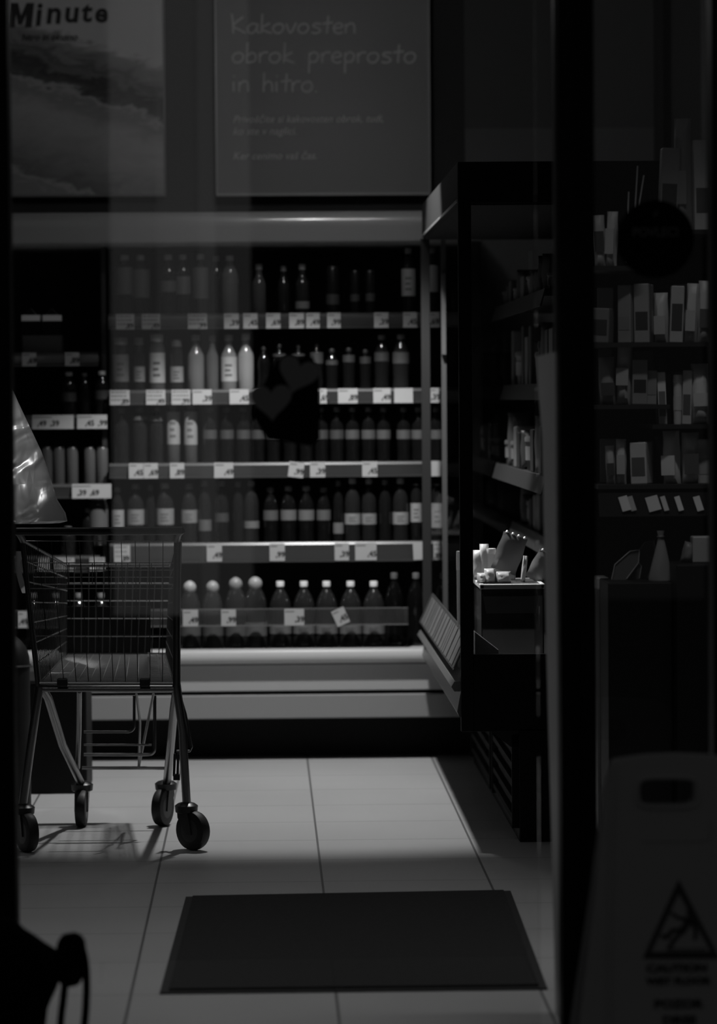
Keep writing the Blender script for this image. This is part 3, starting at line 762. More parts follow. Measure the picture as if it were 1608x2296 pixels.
# plinth with louvres
px_ = PX(1166, 1800, Y0)
ca(MB().box((px_, Y0 + .01, 0), (XB, Y1 - .05, .36)).box((px_, Y0, 0), (XB, Y0 + .03, .36)), 'plinth', black)
mb = MB()
for g0, g1 in ((Y0 + .06, Y0 + 1.05), (Y0 + 1.2, Y0 + 2.3)):
    for i in range(5):
        z = .06 + i * .055
        mb.box((px_ - .018, g0, z), (px_, g1, z + .018))
    mb.box((px_ - .022, g0 - .02, .04), (px_, g0, .34)).box((px_ - .022, g1, .04), (px_, g1 + .02, .34))
ca(mb, 'vent_grille', mat('grille', .014, .8, spec=.1))
# shelves
sh_z = [1.755, 1.455, 1.155, .93]
sh_x = [.90, .93, .90, .96]
for z, sx_ in zip(sh_z, sh_x):
    s = ca(MB().box((sx_, Y0 + .06, z - .02), (XB - .04, Y1 - .06, z)), 'shelf', mat('case_shelf', .03, .4))
    MB().prism([(sx_ - .018, z - .052), (sx_ - .002, z + .004), (sx_ + .002, z + .004), (sx_ - .012, z - .052)], Y0 + .06, Y1 - .06, 'y').build('price_strip', mat('case_strip', .06, .35), s)
# sloping riser with labels along the aisle edge
z_a, z_b = zbt + .045, zbt + .155
rs = ca(MB().prism([(XA - .022, z_a), (XA + .028, z_b), (XA + .031, z_b), (XA - .018, z_a)], Y0 + .05, Y1 - .02, 'y'), 'label_riser', mat('riser_plastic', .10, .3))
mb = MB()
yy = Y0 + .06
while yy < Y1 - .12:
    wd = random.uniform(.05, .16)
    n_ = Vector((-.11, 0, .05)).normalized() * .002
    a = Vector((XA - .019, 0, z_a + .006)) + n_; b_ = Vector((XA + .024, 0, z_b - .008)) + n_
    mb.add([(a.x, yy, a.z), (a.x, yy + wd, a.z), (b_.x, yy + wd, b_.z), (b_.x, yy, b_.z)], [(0, 1, 2, 3)])
    yy += wd + random.uniform(.008, .05)
mb.build('labels', mat('riser_labels', .20, .5), rs)

def pack(name, c, size, v, label, cat='package', group=None, rz=0.0, style='box', tilt=0.0, band=None):
    """c = centre of the base"""
    o_ = empty(name, c, label, cat, group, rz)
    o_.rotation_euler = (0, tilt, rz)
    sx_, sy_, sz_ = size
    m_ = mat('pack_%02d' % round(v * 100), v, .4)
    if style == 'box':
        MB().box((-sx_/2, -sy_/2, 0), (sx_/2, sy_/2, sz_)).build('package_body', m_, o_, bevel=min(sx_, sy_, sz_) * .06)
    elif style == 'pouch':
        vs = []; fs = []; nx, nz = 6, 10
        for side in (-1, 1):
            for j in range(nz + 1):
                for i in range(nx + 1):
                    u, w_ = i / nx * 2 - 1, j / nz
                    puff = (1 - u ** 4) * (1 - (2 * w_ - 1) ** 6) * .9 + .04
                    vs.append((u * sx_/2 * (1 - .04 * math.sin(w_ * 9)), side * sy_/2 * puff * (1.15 - .45 * w_) + noise.noise(Vector((u * 2 + c[0] * 9, w_ * 3, c[2] * 7))) * .004, w_ * sz_))
        N_ = (nx + 1) * (nz + 1)
        for sI in range(2):
            for j in range(nz):
                for i in range(nx):
                    a = sI * N_ + j * (nx + 1) + i
                    f_ = (a, a + 1, a + nx + 2, a + nx + 1)
                    fs.append(f_ if sI == 0 else f_[::-1])
        for j in range(nz):
            for i in (0, nx):
                a = j * (nx + 1) + i
                f_ = (a, a + nx + 1, a + nx + 1 + N_, a + N_); fs.append(f_ if i == 0 else f_[::-1])
        for i in range(nx):
            for j in (0, nz):
                a = j * (nx + 1) + i
                f_ = (a, a + 1, a + 1 + N_, a + N_); fs.append(f_[::-1] if j == 0 else f_)
        MB().add(vs, fs).build('package_body', m_, o_, smooth=True)
    elif style == 'tub':
        r_ = sx_/2
        MB().lathe([(r_*.82, 0), (r_*.88, .004), (r_*.98, sz_*.82), (r_, sz_*.84)], 20).build('package_body', m_, o_, smooth=True)
        MB().lathe([(r_*1.04, sz_*.84), (r_*1.04, sz_*.95), (r_*.98, sz_)], 20).build('lid', mat('lid_%02d' % round(min(1, v*1.3)*100), min(1, v * 1.3), .4), o_, smooth=True)
    if band:
        b0, b1, bv = band
        k_ = 1.02
        if style == 'tub': MB().lathe([(sx_/2*.99, sz_*b0), (sx_/2*1.0, sz_*b1)], 20).build('label', mat('pack_%02d' % round(bv*100), bv, .4), o_, smooth=True)
        else: MB().box((-sx_/2*.8, -sy_/2 - .006 if style == 'pouch' else -sy_/2 - .001, sz_*b0), (sx_/2*.8, -sy_/2, sz_*b1)).build('label', mat('pack_%02d' % round(bv*100), bv, .4), o_)
    return o_

# goods inside the case, shelf by shelf from the near end
lvl = ['top shelf', 'second shelf', 'third shelf', 'fourth shelf']
for li, (z, sx_) in enumerate(zip(sh_z, sh_x)):
    y = Y0 + .16; i = 0
    hmax = [.13, .24, .20, .16][li]
    while y < Y1 - .15:
        wy = random.uniform(.09, .17); wx = random.uniform(.08, .14); hz = hmax * random.uniform(.6, 1)
        v = random.choice([.12, .2, .3, .42, .55]); stl = random.choice(['box', 'pouch', 'box', 'tub'])
        i += 1
        pack('chilled_package', (sx_ + wx/2 + .02, y + wy/2, z), (wx, wy, hz) if stl != 'tub' else (min(wx, wy), min(wx, wy), hz * .7), v * .45,
             '%s %s on %s of right-hand case, %s from near end' % ({.12:'dark', .2:'dim grey', .3:'mid grey', .42:'light grey', .55:'pale'}[v], {'box': 'boxed pack', 'pouch': 'soft pouch', 'tub': 'round tub'}[stl], lvl[li], ORD[i]),
             'package', 'packages in the right-hand case', style=stl, band=(.3, .7, v * .8) if i % 2 else None)
        y += wy + random.uniform(.02, .10)
# white tray by the near glass end
zT = PZ(1150, 1312, Y0 + .12)
tx0, tx1 = PX(1076, 1310, Y0 + .12), PX(1222, 1310, Y0 + .12)
tray = empty('plastic_tray', ((tx0 + tx1)/2, Y0 + .30, zbt + .01), 'clear deep plastic crate with bright white rim just inside the glass end', 'tray')
hwt = (tx1 - tx0)/2; ht = zT - zbt - .01
MB().box((-hwt, -.19, ht - .012), (hwt, -.175, ht + .004)).box((-hwt, .175, ht - .012), (hwt, .19, ht + .004)).box((-hwt, -.19, ht - .012), (-hwt + .015, .19, ht + .004)).box((hwt - .015, -.19, ht - .012), (hwt, .19, ht + .004)).build('rim', mat('white_plastic', .9, .3), tray, bevel=.003)
MB().box((-hwt + .004, -.184, 0), (hwt - .004, -.180, ht - .01)).box((-hwt + .004, .180, 0), (hwt - .004, .184, ht - .01)).box((-hwt + .004, -.18, 0), (-hwt + .008, .18, ht - .01)).box((hwt - .008, -.18, 0), (hwt - .004, .18, ht - .01)).build('clear_wall', acryl, tray)
MB().box((-hwt + .006, -.178, 0), (hwt - .006, .178, .006)).box((-hwt + .01, -.17, ht - .035), (hwt - .01, .17, ht - .028)).build('tray_floor', mat('tray_floor', .2, .4), tray)
MB().prism([(-hwt + .02, ht - .09), (hwt - .03, ht - .09), (hwt - .02, ht - .035), (-hwt + .01, ht - .035)], -.188, -.1845).build('tray_label', mat('tray_label', .16, .3), tray)
# packages on and around the tray
zz0 = zbt + .01 + ht + .004
def at_tray(px, py, Y): return (PX(px, py, Y), Y, zz0)
MB().box((-hwt + .012, -.176, ht - .002), (hwt - .012, .176, ht + .003)).build('inner_lid', mat('inner_lid', .10, .25), tray)
spec = [(1072, .036, .05, .085, .60, 'pouch', 'rounded pale bag'), (1086, .030, .05, .105, .75, 'pouch', 'tall bright crinkled bag'), (1100, .036, .04, .090, .8, 'tub', 'bright round tub'), (1113, .034, .04, .078, .6, 'pouch', 'low crinkled bag'), (1128, .034, .034, .07, .7, 'tub', 'short bright tub'), (1143, .036, .04, .05, .5, 'box', 'low grey pack')]
for i, (px, a, b_, h_, v, stl, d_) in enumerate(spec):
    pack('tray_package', at_tray(px, 1290, Y0 + .40), (a, b_, h_ + .012), v, '%s on the white-rimmed crate, %s of the back row from the left' % (d_, ORD[i+1]), 'package', 'packages on the crate', style=stl, rz=random.uniform(-.4, .4))
for i, (px, a, h_, v) in enumerate([(1080, .030, .032, .55), (1098, .036, .046, .6), (1128, .052, .036, .5)]):
    pack('bread_roll_pack', at_tray(px, 1300, Y0 + .20), (a, .07, h_), v, '%s wrapped roll lying in front on the white-rimmed crate' % ['leftmost small', 'middle taller', 'longest'][i], 'package', 'wrapped rolls on the crate', style='pouch')
for i, (px, w_, h_, v, tl) in enumerate([(1128, .085, .125, .20, .35), (1200, .075, .10, .24, .5), (1172, .016, .085, .55, .12)]):
    Yl = Y0 + (.33, .28, .24)[i]
    pack('leaning_package', (PX(px, 1290, Yl), Yl, zz0 + (.030 if i == 0 else .0)), (w_, .03, h_), v, ['wide translucent pack with beaded top edge leaning over the crate', 'leaning grey pack at the right end of the crate', 'narrow bright upright pack between the two leaning ones'][i], 'package', style='pouch', tilt=tl)
    if i < 2:
        ld = bpy.data.objects['leaning_package' if i == 0 else 'leaning_package.001']
        for q in range(4):
            MB().lathe([(.0045, 0), (.0055, .004), (.003, .008)], 10, at=(-w_/2 + .012 + q * (w_ - .024)/3, 0, h_ - .002)).build('bead', mat('bead', .9, .15), ld, smooth=True)

# triangular pack at the bottom of the end window
tp = empty('sandwich_wedge', (PX(1088, 1466, Y0 + .1), Y0 + .1, zbt + .012), 'triangular sandwich wedge low behind the glass end of the case', 'sandwich pack')
wv = 24 * 11.4 / F
MB().prism([(-wv, 0), (wv * 1.2, 0), (wv * 1.2, .096), (-wv, .096 + wv * 1.7)], -.03, .03).build('wedge_box', mat('wedge', .42, .35), tp, bevel=.002)

# tall white standing bottle seen between the posts
pack('white_squeeze_bottle', (PX(1033, 1330, 11.9), 11.9, zbt + .01), (.026, .026, PZ(1033, 1236, 11.9) - zbt - .01), .75, 'slim bright bottle standing just inside the black frame of the case', 'bottle', style='tub')

# ================================================================== RIGHT RACK (behind side glass)
rack = empty('goods_rack', (1.25, 10.2, 0), 'tall dark goods rack with black bins beyond the side glass', 'rack')
def ra(mb, name, m, parent=rack, **kw):
    ob = mb.build(name, m, parent, **kw); ob.location = -rack.location; return ob
YR = 10.0
rx0, rx1 = PX(1352, 900, 10.35), 1.55
ra(MB().box((rx0 - .06, 10.36, .9), (rx1, 10.42, PZ(1400, 362, 10.36))), 'back_board', mat('rack_board', .008, .7, spec=.1))
zc = PZ(1430, 1306, YR - .15); zc2 = PZ(1560, 1266, YR - .22)
b1a, b1b = PX(1364, 1400, YR - .15), PX(1508, 1400, YR - .15)
ra(MB().box((b1a, YR - .15, 0), (b1b, 10.36, zc)), 'low_bin', black, bevel=.004)
ra(MB().box((b1b + .004, YR - .22, 0), (rx1, 10.36, zc2)), 'tall_bin', black, bevel=.004)
RSH = {}
for key, y_, xa_, xb_ in (('a', 516, 1480, 1600), ('b', 596, 1335, 1436), ('c', 768, 1335, 1600), ('d', 907, 1335, 1500), ('e', 952, 1462, 1600), ('f', 1086, 1340, 1600)):
    z = PZ(1470, y_, YR); X0, X1 = PX(xa_, y_, YR), min(PX(xb_, y_, YR), rx1)
    ra(MB().box((X0, YR - .02, z - .012), (X1, 10.36, z)), 'shelf_board', mat('rack_shelf', .02, .5))
    RSH[key] = z
# sloping label rail
z = PZ(1470, 1128, YR)
lr = ra(MB().prism([(YR - .06, z - .035), (YR - .02, z + .03), (YR - .015, z + .03), (YR - .055, z - .035)], PX(1340, 1100, YR), rx1, 'x'), 'label_rail', mat('rail_plastic', .012, .8, spec=.1))
RI = [ #  key, x0, x1, ytop, albedo, style, desc
 ('a',1482,1518,330,.16,'box','tall dark grey box'), ('a',1520,1556,262,.17,'pouch','tallest grey pouch'), ('a',1560,1594,312,.30,'box','pale lettered box'),
 ('b',1340,1362,480,.30,'pouch','light small pouch'), ('b',1364,1386,472,.36,'pouch','pale small pouch'),
 ('c',1338,1372,690,.10,'box','low dark box'), ('c',1398,1425,638,.14,'box','grey flat box'), ('c',1432,1462,635,.16,'box','grey flat box beside another'), ('c',1475,1503,655,.27,'pouch','pale pouch'), ('c',1507,1533,640,.24,'box','pale narrow box'), ('c',1542,1566,634,.30,'pouch','bright pouch'), ('c',1570,1594,628,.28,'pouch','bright pouch at the frame'),
 ('d',1352,1384,800,.14,'pouch','dim pouch'), ('d',1388,1418,760,.24,'pouch','taller pale pouch'), ('d',1422,1452,806,.13,'box','dim box'), ('d',1456,1476,830,.15,'box','narrow dim box'),
 ('e',1484,1500,834,.42,'box','narrow pale carton'), ('e',1516,1534,840,.32,'tub','slim pale tub'), ('e',1538,1556,830,.26,'box','narrow grey carton'), ('e',1560,1594,815,.32,'pouch','pale glossy pouch'),
 ('f',1366,1384,1000,.22,'pouch','small grey bag'), ('f',1388,1408,985,.28,'pouch','small lettered bag'), ('f',1428,1461,992,.28,'box','plain pale box'), ('f',1496,1530,966,.42,'pouch','bright puffed bag'), ('f',1537,1572,970,.40,'pouch','bright puffed bag with dark print'), ('f',1575,1600,985,.22,'box','grey box at the frame')]
RN2 = {}
RN = {'a':'topmost shelf','b':'short left shelf','c':'second full shelf','d':'left middle shelf','e':'right middle shelf','f':'lowest shelf'}
cnt = {}
for (key, a, b_, yt, v, stl, d_) in RI:
    cnt[key] = cnt.get(key, 0) + 1
    X0, X1 = PX(a, yt, YR), PX(b_, yt, YR); z = RSH[key]
    h_ = PZ((a + b_)/2, yt, YR) - z
    sz_ = X1 - X0
    pack('shelf_package', ((X0 + X1)/2, YR + .06, z), (sz_ * 1.15, min(.07, sz_ * 1.6) if stl != 'tub' else sz_, h_), min(.9, v * 2.3), '%s on %s of side rack, %s from left' % (d_, RN[key], ORD[cnt[key]]),
         'package', 'packages on the rack by the side glass', style=stl, band=(random.uniform(.15, .3), random.uniform(.45, .7), v * random.choice([.3, .5]) if cnt[key] % 2 else min(.8, v * 2)), rz=random.uniform(-.45, .1), tilt=random.uniform(-.05, .05))
for key, xa_, xb_ in (('a', 1486, 1596), ('c', 1340, 1596), ('d', 1342, 1496), ('e', 1470, 1596), ('f', 1344, 1600)):
    x_ = xa_; q_ = 0
    while x_ < xb_ - 18:
        w_ = random.uniform(30, 52); w_ = min(w_, xb_ - x_); q_ += 1
        X0, X1 = PX(x_, 900, YR + .2), PX(x_ + w_ - 3, 900, YR + .2)
        v = random.choice([.10, .16, .24, .34])
        pack('shelf_package', ((X0 + X1)/2, YR + .19, RSH[key]), (X1 - X0, .08, random.uniform(.10, .17)), v, '%s %s behind the front row on %s of side rack, %s from left' % ({.10:'dark', .16:'dim', .24:'grey', .34:'pale'}[v], 'box' if q_ % 2 else 'pouch', RN[key], ORD[q_]), 'package', 'packages at the back of the side rack', style='box' if q_ % 2 else 'pouch', rz=-.1)
        x_ += w_
stk = empty('stick_bundle', (PX(1420, 440, YR), YR - .01, RSH['b'] + .0), 'thin pale sticks leaning at the upper left of the rack', 'sticks')
for (xa_, ya_, xb_, yb_) in ((1417, 590, 1430, 372), (1412, 590, 1444, 393), (1404, 590, 1410, 430)):
    p_, q_ = P(xa_, ya_, YR), P(xb_, yb_, YR)
    MB().tube([p_ - stk.location, q_ - stk.location], .0022, 6).build('stick', mat('stick', .5, .5), stk, smooth=True)
# labels in the rail
for i, (a, b_, v) in enumerate([(1392, 1412, .30), (1412, 1424, .22), (1452, 1480, .36), (1486, 1497, .2), (1518, 1530, .3), (1560, 1575, .24)]):
    X0, X1 = PX(a, 1120, YR - .06), PX(b_, 1120, YR - .06)
    t = empty('rail_label', ((X0 + X1)/2, YR - .048, PZ((a + b_)/2, 1128, YR)), 'small pale label in the sloping rail of the rack, %s from the left' % ORD[i+1], 'label', 'labels in the rack rail')
    t.rotation_euler = (-.56, -.25, 0)
    MB().box(((X0 - X1)/2, -.001, -.024), ((X1 - X0)/2, .001, .024)).build('card', mat('pack_%02d' % round(v*100), v), t)
# goods lying on the bins
def cone_bag(px, py_top, w_, v, name, lab, zb, Y):
    x = PX(px, 1290, Y); h_ = PZ(px, py_top, Y) - zb
    o_ = empty(name, (x, Y, zb), lab, 'bag')
    mb = MB(); prof = [(w_*.95, 0), (w_, .01), (w_*.85, h_*.25), (w_*.6, h_*.5), (w_*.34, h_*.75), (w_*.18, h_*.88), (w_*.3, h_)]
    mb.lathe(prof, 18)
    mb.v = [(q[0] + noise.noise(Vector(q) * 25) * .006, q[1] * .6 + noise.noise(Vector(q) * 23 + Vector((5, 1, 2))) * .006, q[2]) for q in mb.v]
    mb.build('bag_body', mat('bagfilm_%02d' % round(v*100), v, .25), o_, smooth=True)
    MB().tube([(w_*.24*math.cos(a), w_*.15*math.sin(a), h_*.88) for a in [i*math.pi/6 for i in range(12)]], .003, 6, closed=True).build('tie', mat('tie', .1, .5), o_, smooth=True)
cone_bag(1482, 1190, .034, .26, 'cone_shaped_bag', 'pale cone-shaped sweets bag standing on the low black bin', zc, YR - .05)
for i, (px, py, ang) in enumerate([(1395, 1235, .35), (1425, 1250, -.35), (1445, 1215, .1)]):
    x = PX(px, 1300, YR)
    o_ = empty('folded_film_bag', (x, YR + .02 * i, zc), ['dim crumpled film bag at the left end of the low bin', 'wire-edged film bag in the middle of the low bin', 'taller film bag leaning behind the wire-edged one'][i], 'bag')
    hb = PZ(px, py, YR) - zc
    pts = [(-.03, 0, 0), (-.035, 0, hb*.5), (-.005, .0, hb*.95), (.02, 0, hb), (.03, 0, hb*.55), (.012, 0, 0)]
    MB().prism([(p[0] + p[2] * ang, p[2]) for p in pts], -.008, .008).build('bag_body', mat('bagfilm_08', .12, .3), o_, smooth=True)
    MB().tube([(p[0] + p[2] * ang, -.01, p[2] + .003) for p in pts], .0018, 6).build('edge_seam', mat('seam', .35, .4), o_, smooth=True)
pack('square_white_box', (PX(1585, 1262, YR - .1), YR - .1, zc2), (.085, .06, PZ(1585, 1202, YR - .1) - zc2), .42, 'square pale box on top of the taller black bin', 'box')
pack('leaning_dark_pack', (PX(1538, 1262, YR - .1), YR - .1, zc2), (.035, .05, PZ(1540, 1215, YR - .1) - zc2), .16, 'small dim pack leaning beside the square pale box', 'package', style='pouch', tilt=.25)
# white container left of the bins
wc = empty('white_container', (PX(1349, 1340, 10.15), 10.15, 0), 'narrow white-lidded container standing left of the low black bin', 'container')
ztw = PZ(1349, 1292, 10.15)
MB().box((-.017, -.05, 0), (.015, .05, ztw - .035)).build('body', mat('container_grey', .20, .4), wc, bevel=.004)
MB().box((-.019, -.053, ztw - .035), (.017, .053, ztw)).build('lid', mat('container_lid', .85, .35), wc, bevel=.006)

# ================================================================== FLOOR MAT
m0 = (PX(358, 2235, 8.46), 8.46); m1 = (PX(1228, 2233, 8.46), 8.46); m2 = (PX(1145, 2011, 10.14), 10.14); m3 = (PX(417, 2018, 10.09), 10.09)
mo = empty('entrance_mat', (.22, 9.3, 0), 'dark grey rectangular entrance mat with black rubber edge on the tiled floor', 'mat')
pts = [Vector((a, b_)) for a, b_ in (m0, m1, m2, m3)]
ctr = sum(pts, Vector((0, 0))) / 4
def shr(p, k_): return (ctr.x + (p.x - ctr.x) * k_ - mo.location.x, ctr.y + (p.y - ctr.y) * (1 - (1 - k_) * .6) - mo.location.y)
MB().prism([shr(p, 1) for p in pts], 0.0005, .005, 'z').build('rubber_edge', mat('mat_rubber', .018, .7), mo)
MB().prism([shr(p, .955) for p in pts], .005, .011, 'z').build('pile', mat('mat_pile', .017, 1.0, nscale=90, namt=.005, bump=.5), mo)

# ================================================================== SHOPPING TROLLEY
cart = empty('shopping_trolley', (-.475, 11.6, 0), 'empty wire shopping trolley with four castors in the aisle', 'shopping trolley')
def ct_(mb, name, m, parent=cart, **kw):
    ob = mb.build(name, m, parent, **kw)
    if parent is cart: ob.location = -cart.location
    return ob
YN, YFa = 11.15, 12.05
def Q(x, y, Y): return P(x, y, Y)
# basket corner points (near: top & bottom, far: top & bottom)
nTL, nTR = Q(52, 1213, YN), Q(397, 1213, YN)
nBL, nBR = Q(88, 1532, YN), Q(392, 1532, YN)
fTL, fTR = Q(150, 1268, YFa), Q(382, 1268, YFa)
fBL, fBR = Q(150, 1466, YFa), Q(372, 1466, YFa)
rw = .0019
def lerp(a, b_, t): return a + (b_ - a) * t
def panel(a, b_, c, d, nv, nh, r_=rw):
    """a,b top edge; d,c bottom edge"""
    mb = MB()
    for i in range(nv + 1):
        t = i / nv; mb.tube([lerp(a, b_, t), lerp(d, c, t)], r_, 5)
    for j in range(nh + 1):
        t = j / nh; mb.tube([lerp(a, d, t), lerp(b_, c, t)], r_ * 1.25, 5)
    return mb
ct_(panel(nTL, nTR, nBR, nBL, 11, 3, .0013), 'rear_gate', chrome, smooth=True)
ct_(panel(nTL, fTL, fBL, nBL, 24, 7), 'side_basket_panel', chrome, smooth=True)
ct_(panel(nTR, fTR, fBR, nBR, 24, 7), 'side_basket_panel', chrome, smooth=True)
ct_(panel(fTL, fTR, fBR, fBL, 14, 5), 'front_basket_panel', chrome, smooth=True)
ct_(panel(fBL, fBR, nBR, nBL, 11, 30, .0016), 'basket_floor', chrome, smooth=True)
# thick rims
ct_(MB().tube([nBL, nTL, fTL, fTR, nTR, nBR], .0055, 8), 'top_rim', tube_m, smooth=True)
ct_(MB().tube([nBL, fBL], .0045, 8).tube([nBR, fBR], .0045, 8).tube([nBL, nBR], .006, 8).tube([fBL, fBR], .0045, 8), 'bottom_rim', tube_m, smooth=True)
# advertising panel on the nose
ap = [Q(132, 1360, YFa + .012), Q(338, 1360, YFa + .012), Q(338, 1463, YFa + .012), Q(132, 1463, YFa + .012)]
ct_(MB().prism([(p.x, p.z) for p in ap], YFa + .010, YFa + .018), 'nose_plate', darkp)
# child seat flap folded near the handle
s0, s1 = Q(75, 1262, YN + .10), Q(392, 1262, YN + .10); s2, s3 = Q(392, 1310, YN + .12), Q(75, 1310, YN + .12)
ct_(panel(s0, s1, s2, s3, 12, 3, .0014), 'seat_flap', chrome, smooth=True)
# handle
h0, h1 = Q(36, 1192, YN - .12), Q(408, 1190, YN - .12)
ct_(MB().tube([nTL + Vector((0, 0, 0)), Vector((h0.x + .01, YN - .10, h0.z - .01)), h0, ], .010, 10).tube([nTR, Vector((h1.x - .01, YN - .10, h1.z - .01)), h1], .010, 10), 'handle_bracket', blackm, smooth=True)
ct_(MB().tube([h0, h1], .0125, 12), 'handle', mat('handle_black', .012, .35), smooth=True)
# corner posts and chassis
Yn, Yfw = 11.19, 11.84
wnr, wnl, wfr, wfl = Q(433, 1905, Yn), Q(62, 1903, Yn), Q(364, 1848, Yfw), Q(181, 1850, Yfw)
def leg(pts, r_=.0135):
    ct_(MB().tube(pts, r_, 12), 'leg', tube_m, smooth=True)
ct_(MB().tube([Q(399, 1213, YN), Q(396, 1380, YN), Q(396, 1540, YN)], .0125, 12), 'corner_post', tube_m, smooth=True)
ct_(MB().tube([Q(50, 1213, YN), Q(68, 1380, YN), Q(86, 1545, YN)], .008, 10), 'corner_post', tube_m, smooth=True)
zcap = .135
leg([Q(396, 1535, YN), Q(399, 1560, YN), Q(410, 1640, YN + .01), Q(412, 1690, YN + .02), Vector((PX(419, 1800, Yn), Yn, zcap))])
leg([Q(88, 1540, YN), Q(84, 1570, YN), Q(68, 1680, YN + .01), Vector((PX(50, 1810, Yn), Yn, zcap))])
leg([Q(396, 1545, YN + .02), Q(390, 1590, YN + .12), Q(382, 1680, YN + .42), Vector((PX(374, 1755, Yfw), Yfw, zcap))])
leg([Q(96, 1545, YN + .02), Q(108, 1565, YN + .06), Q(140, 1670, YN + .36), Vector((PX(184, 1752, Yfw), Yfw, zcap))])
# cross bars under the basket
ct_(MB().tube([Q(84, 1545, YN), Q(396, 1545, YN)], .009, 10).tube([Q(130, 1535, 11.6), Q(385, 1530, 11.6)], .007, 8), 'cross_bar', tube_m, smooth=True)
mb = MB()
for (px, py) in ((140, 1530), (325, 1530)):
    p = Q(px, py, YN - .01); mb.box((p.x - .016, YN - .025, p.z - .012), (p.x + .016, YN + .01, p.z + .012))
ct_(mb, 'hinge_clip', darkp, bevel=.003)
# lower rack: U bars
def ubar(xl_, xr_, y_top, y_bot, Ya, rad_=.0045):
    pts = [Q(xr_, y_top, Ya)]
    for i in range(6):
        a = i / 5 * math.pi / 2
        pts.append(Q(xr_ - 14 * (1 - math.cos(a)), y_bot - 14 + 14 * math.sin(a), Ya))
    pts.append(Q(xl_, y_bot, Ya))
    return MB().tube(pts, rad_, 8)
ct_(ubar(188, 301, 1560, 1641, 11.35), 'lower_rack_bar', tube_m, smooth=True)
ct_(ubar(188, 347, 1560, 1692, 11.55, .0055), 'lower_rack_bar', tube_m, smooth=True)
ct_(MB().tube([Q(188, 1670, 11.5), Q(340, 1670, 11.5)], .0035, 8), 'lower_rack_bar', tube_m, smooth=True)
ct_(MB().tube([Q(184, 1722, 11.75), Q(372, 1722, 11.75)], .006, 8), 'lower_rack_bar', tube_m, smooth=True)
ct_(MB().tube([Q(344, 1556, 11.45), Q(311, 1720, 11.72)], .0045, 8).tube([Q(306, 1556, 11.4), Q(314, 1620, 11.5), Q(311, 1722, 11.72)], .004, 8), 'rack_stay', tube_m, smooth=True)
ct_(MB().tube([Q(178, 1550, 11.3), Q(177, 1640, 11.5), Q(174, 1722, 11.75)], .008, 8), 'rack_stay', tube_m, smooth=True)
# wire loop bracket by the near right leg
ct_(MB().tube([Q(404, 1560, YN + .03), Q(416, 1600, YN + .03), Q(430, 1675, YN + .03), Q(426, 1684, YN + .03), Q(396, 1684, YN + .03)], .004, 8), 'loop_bracket', tube_m, smooth=True)
p = Q(398, 1740, YN + .1)
ct_(MB().tube([Q(400, 1690, YN + .1), p], .004, 8).tube([Q(392, 1690, YN + .1), Q(390, 1740, YN + .1)], .004, 8).box((p.x - .013, YN + .085, p.z - .012), (p.x + .008, YN + .115, p.z + .006)), 'parking_stop', darkp)
# castors
def castor(base, Yc, px_top, yaw, rw_=.062):
    c_ = MB()
    topx = px_top
    M = Matrix.Translation((0, 0, 0)) @ Matrix.Rotation(yaw, 4, 'Z')
    # wheel centre offset behind the stem
    loc = Vector((topx, Yc, 0)) - cart.location
    def put(mb, name, m, par, **kw):
        ob = mb.build(name, m, par, **kw); return ob
    hold = MB().lathe([(.022, .112), (.035, .118), (.037, .138), (.026, .146), (.012, .150)], 20)
    hd = hold.build('castor', darkp, cart, smooth=True, loc=loc); hd.rotation_euler = (0, 0, yaw)
    off = .028
    # fork: two cheek plates
    fk = MB()
    for s_ in (-1, 1):
        fk.prism([(-.02, .125), (.022, .125), (.034, .085), (off + .012, rw_ - .012), (off - .010, rw_ - .012), (-.018, .10)], s_ * .021 - .0015, s_ * .021 + .0015)
    fk.build('fork', mat('fork_metal', .05, .35, .6), hd)
    Mw = Matrix.Translation((off, 0, rw_)) @ Matrix.Rotation(math.pi/2, 4, 'X')
    MB().lathe([(rw_*.80, -.018), (rw_*.95, -.016), (rw_, -.008), (rw_, .008), (rw_*.95, .016), (rw_*.80, .018)], 32, M=Mw).build('tyre', rubber, hd, smooth=True)
    MB().lathe([(rw_*.18, -.019), (rw_*.78, -.0175), (rw_*.80, 0), (rw_*.78, .0175), (rw_*.18, .019)], 24, M=Mw).build('hub', mat('hub_grey', .035, .4), hd, smooth=True)
castor(wnr, Yn, PX(418, 1810, Yn), -.75)
castor(wnl, Yn, PX(52, 1812, Yn), -1.1)
castor(wfr, Yfw, PX(372, 1760, Yfw), -1.95)
castor(wfl, Yfw, PX(184, 1760, Yfw), -1.62)

# ================================================================== THINGS ON AND BY THE TROLLEY
# clear crumpled bag
bagY = 11.19
bag = empty('clear_plastic_bag', (PX(16, 1172, bagY), bagY, PZ(16, 1174, bagY)), 'shiny crumpled clear plastic bag hanging to a point above the trolley handle', 'bag')
prof_px = [(1176, 118), (1168, 134), (1150, 130), (1120, 112), (1085, 102), (1050, 90), (1010, 78), (960, 54), (910, 32), (880, 18), (862, 10), (856, 14)]
mb = MB(); n_ = 40; vs = []
for (py, rp) in prof_px:
    r_ = rp * bagY / F; z = PZ(16, py, bagY) - bag.location.z
    for j in range(n_):
        a = 2 * math.pi * j / n_
        x_, y_ = r_ * math.cos(a), r_ * .32 * math.sin(a)
        q = Vector((x_ * 14, y_ * 20, z * 9))
        f_ = 1 + .10 * noise.noise(q)
        y_ += .018 * math.sin(x_ * 38 + z * 30) * (1 - abs(x_) / (r_ + .001)) + .016 * noise.noise(Vector((x_ * 22, z * 13, 3.1))) + .009 * abs(noise.noise(Vector((x_ * 40 + z * 20, z * 6, 8.3))))
        vs.append((x_ * (1 + .02 * noise.noise(q * 2)), y_ * f_, max(z + (.006 * noise.noise(q * 1.7)), .0)))
fs = []
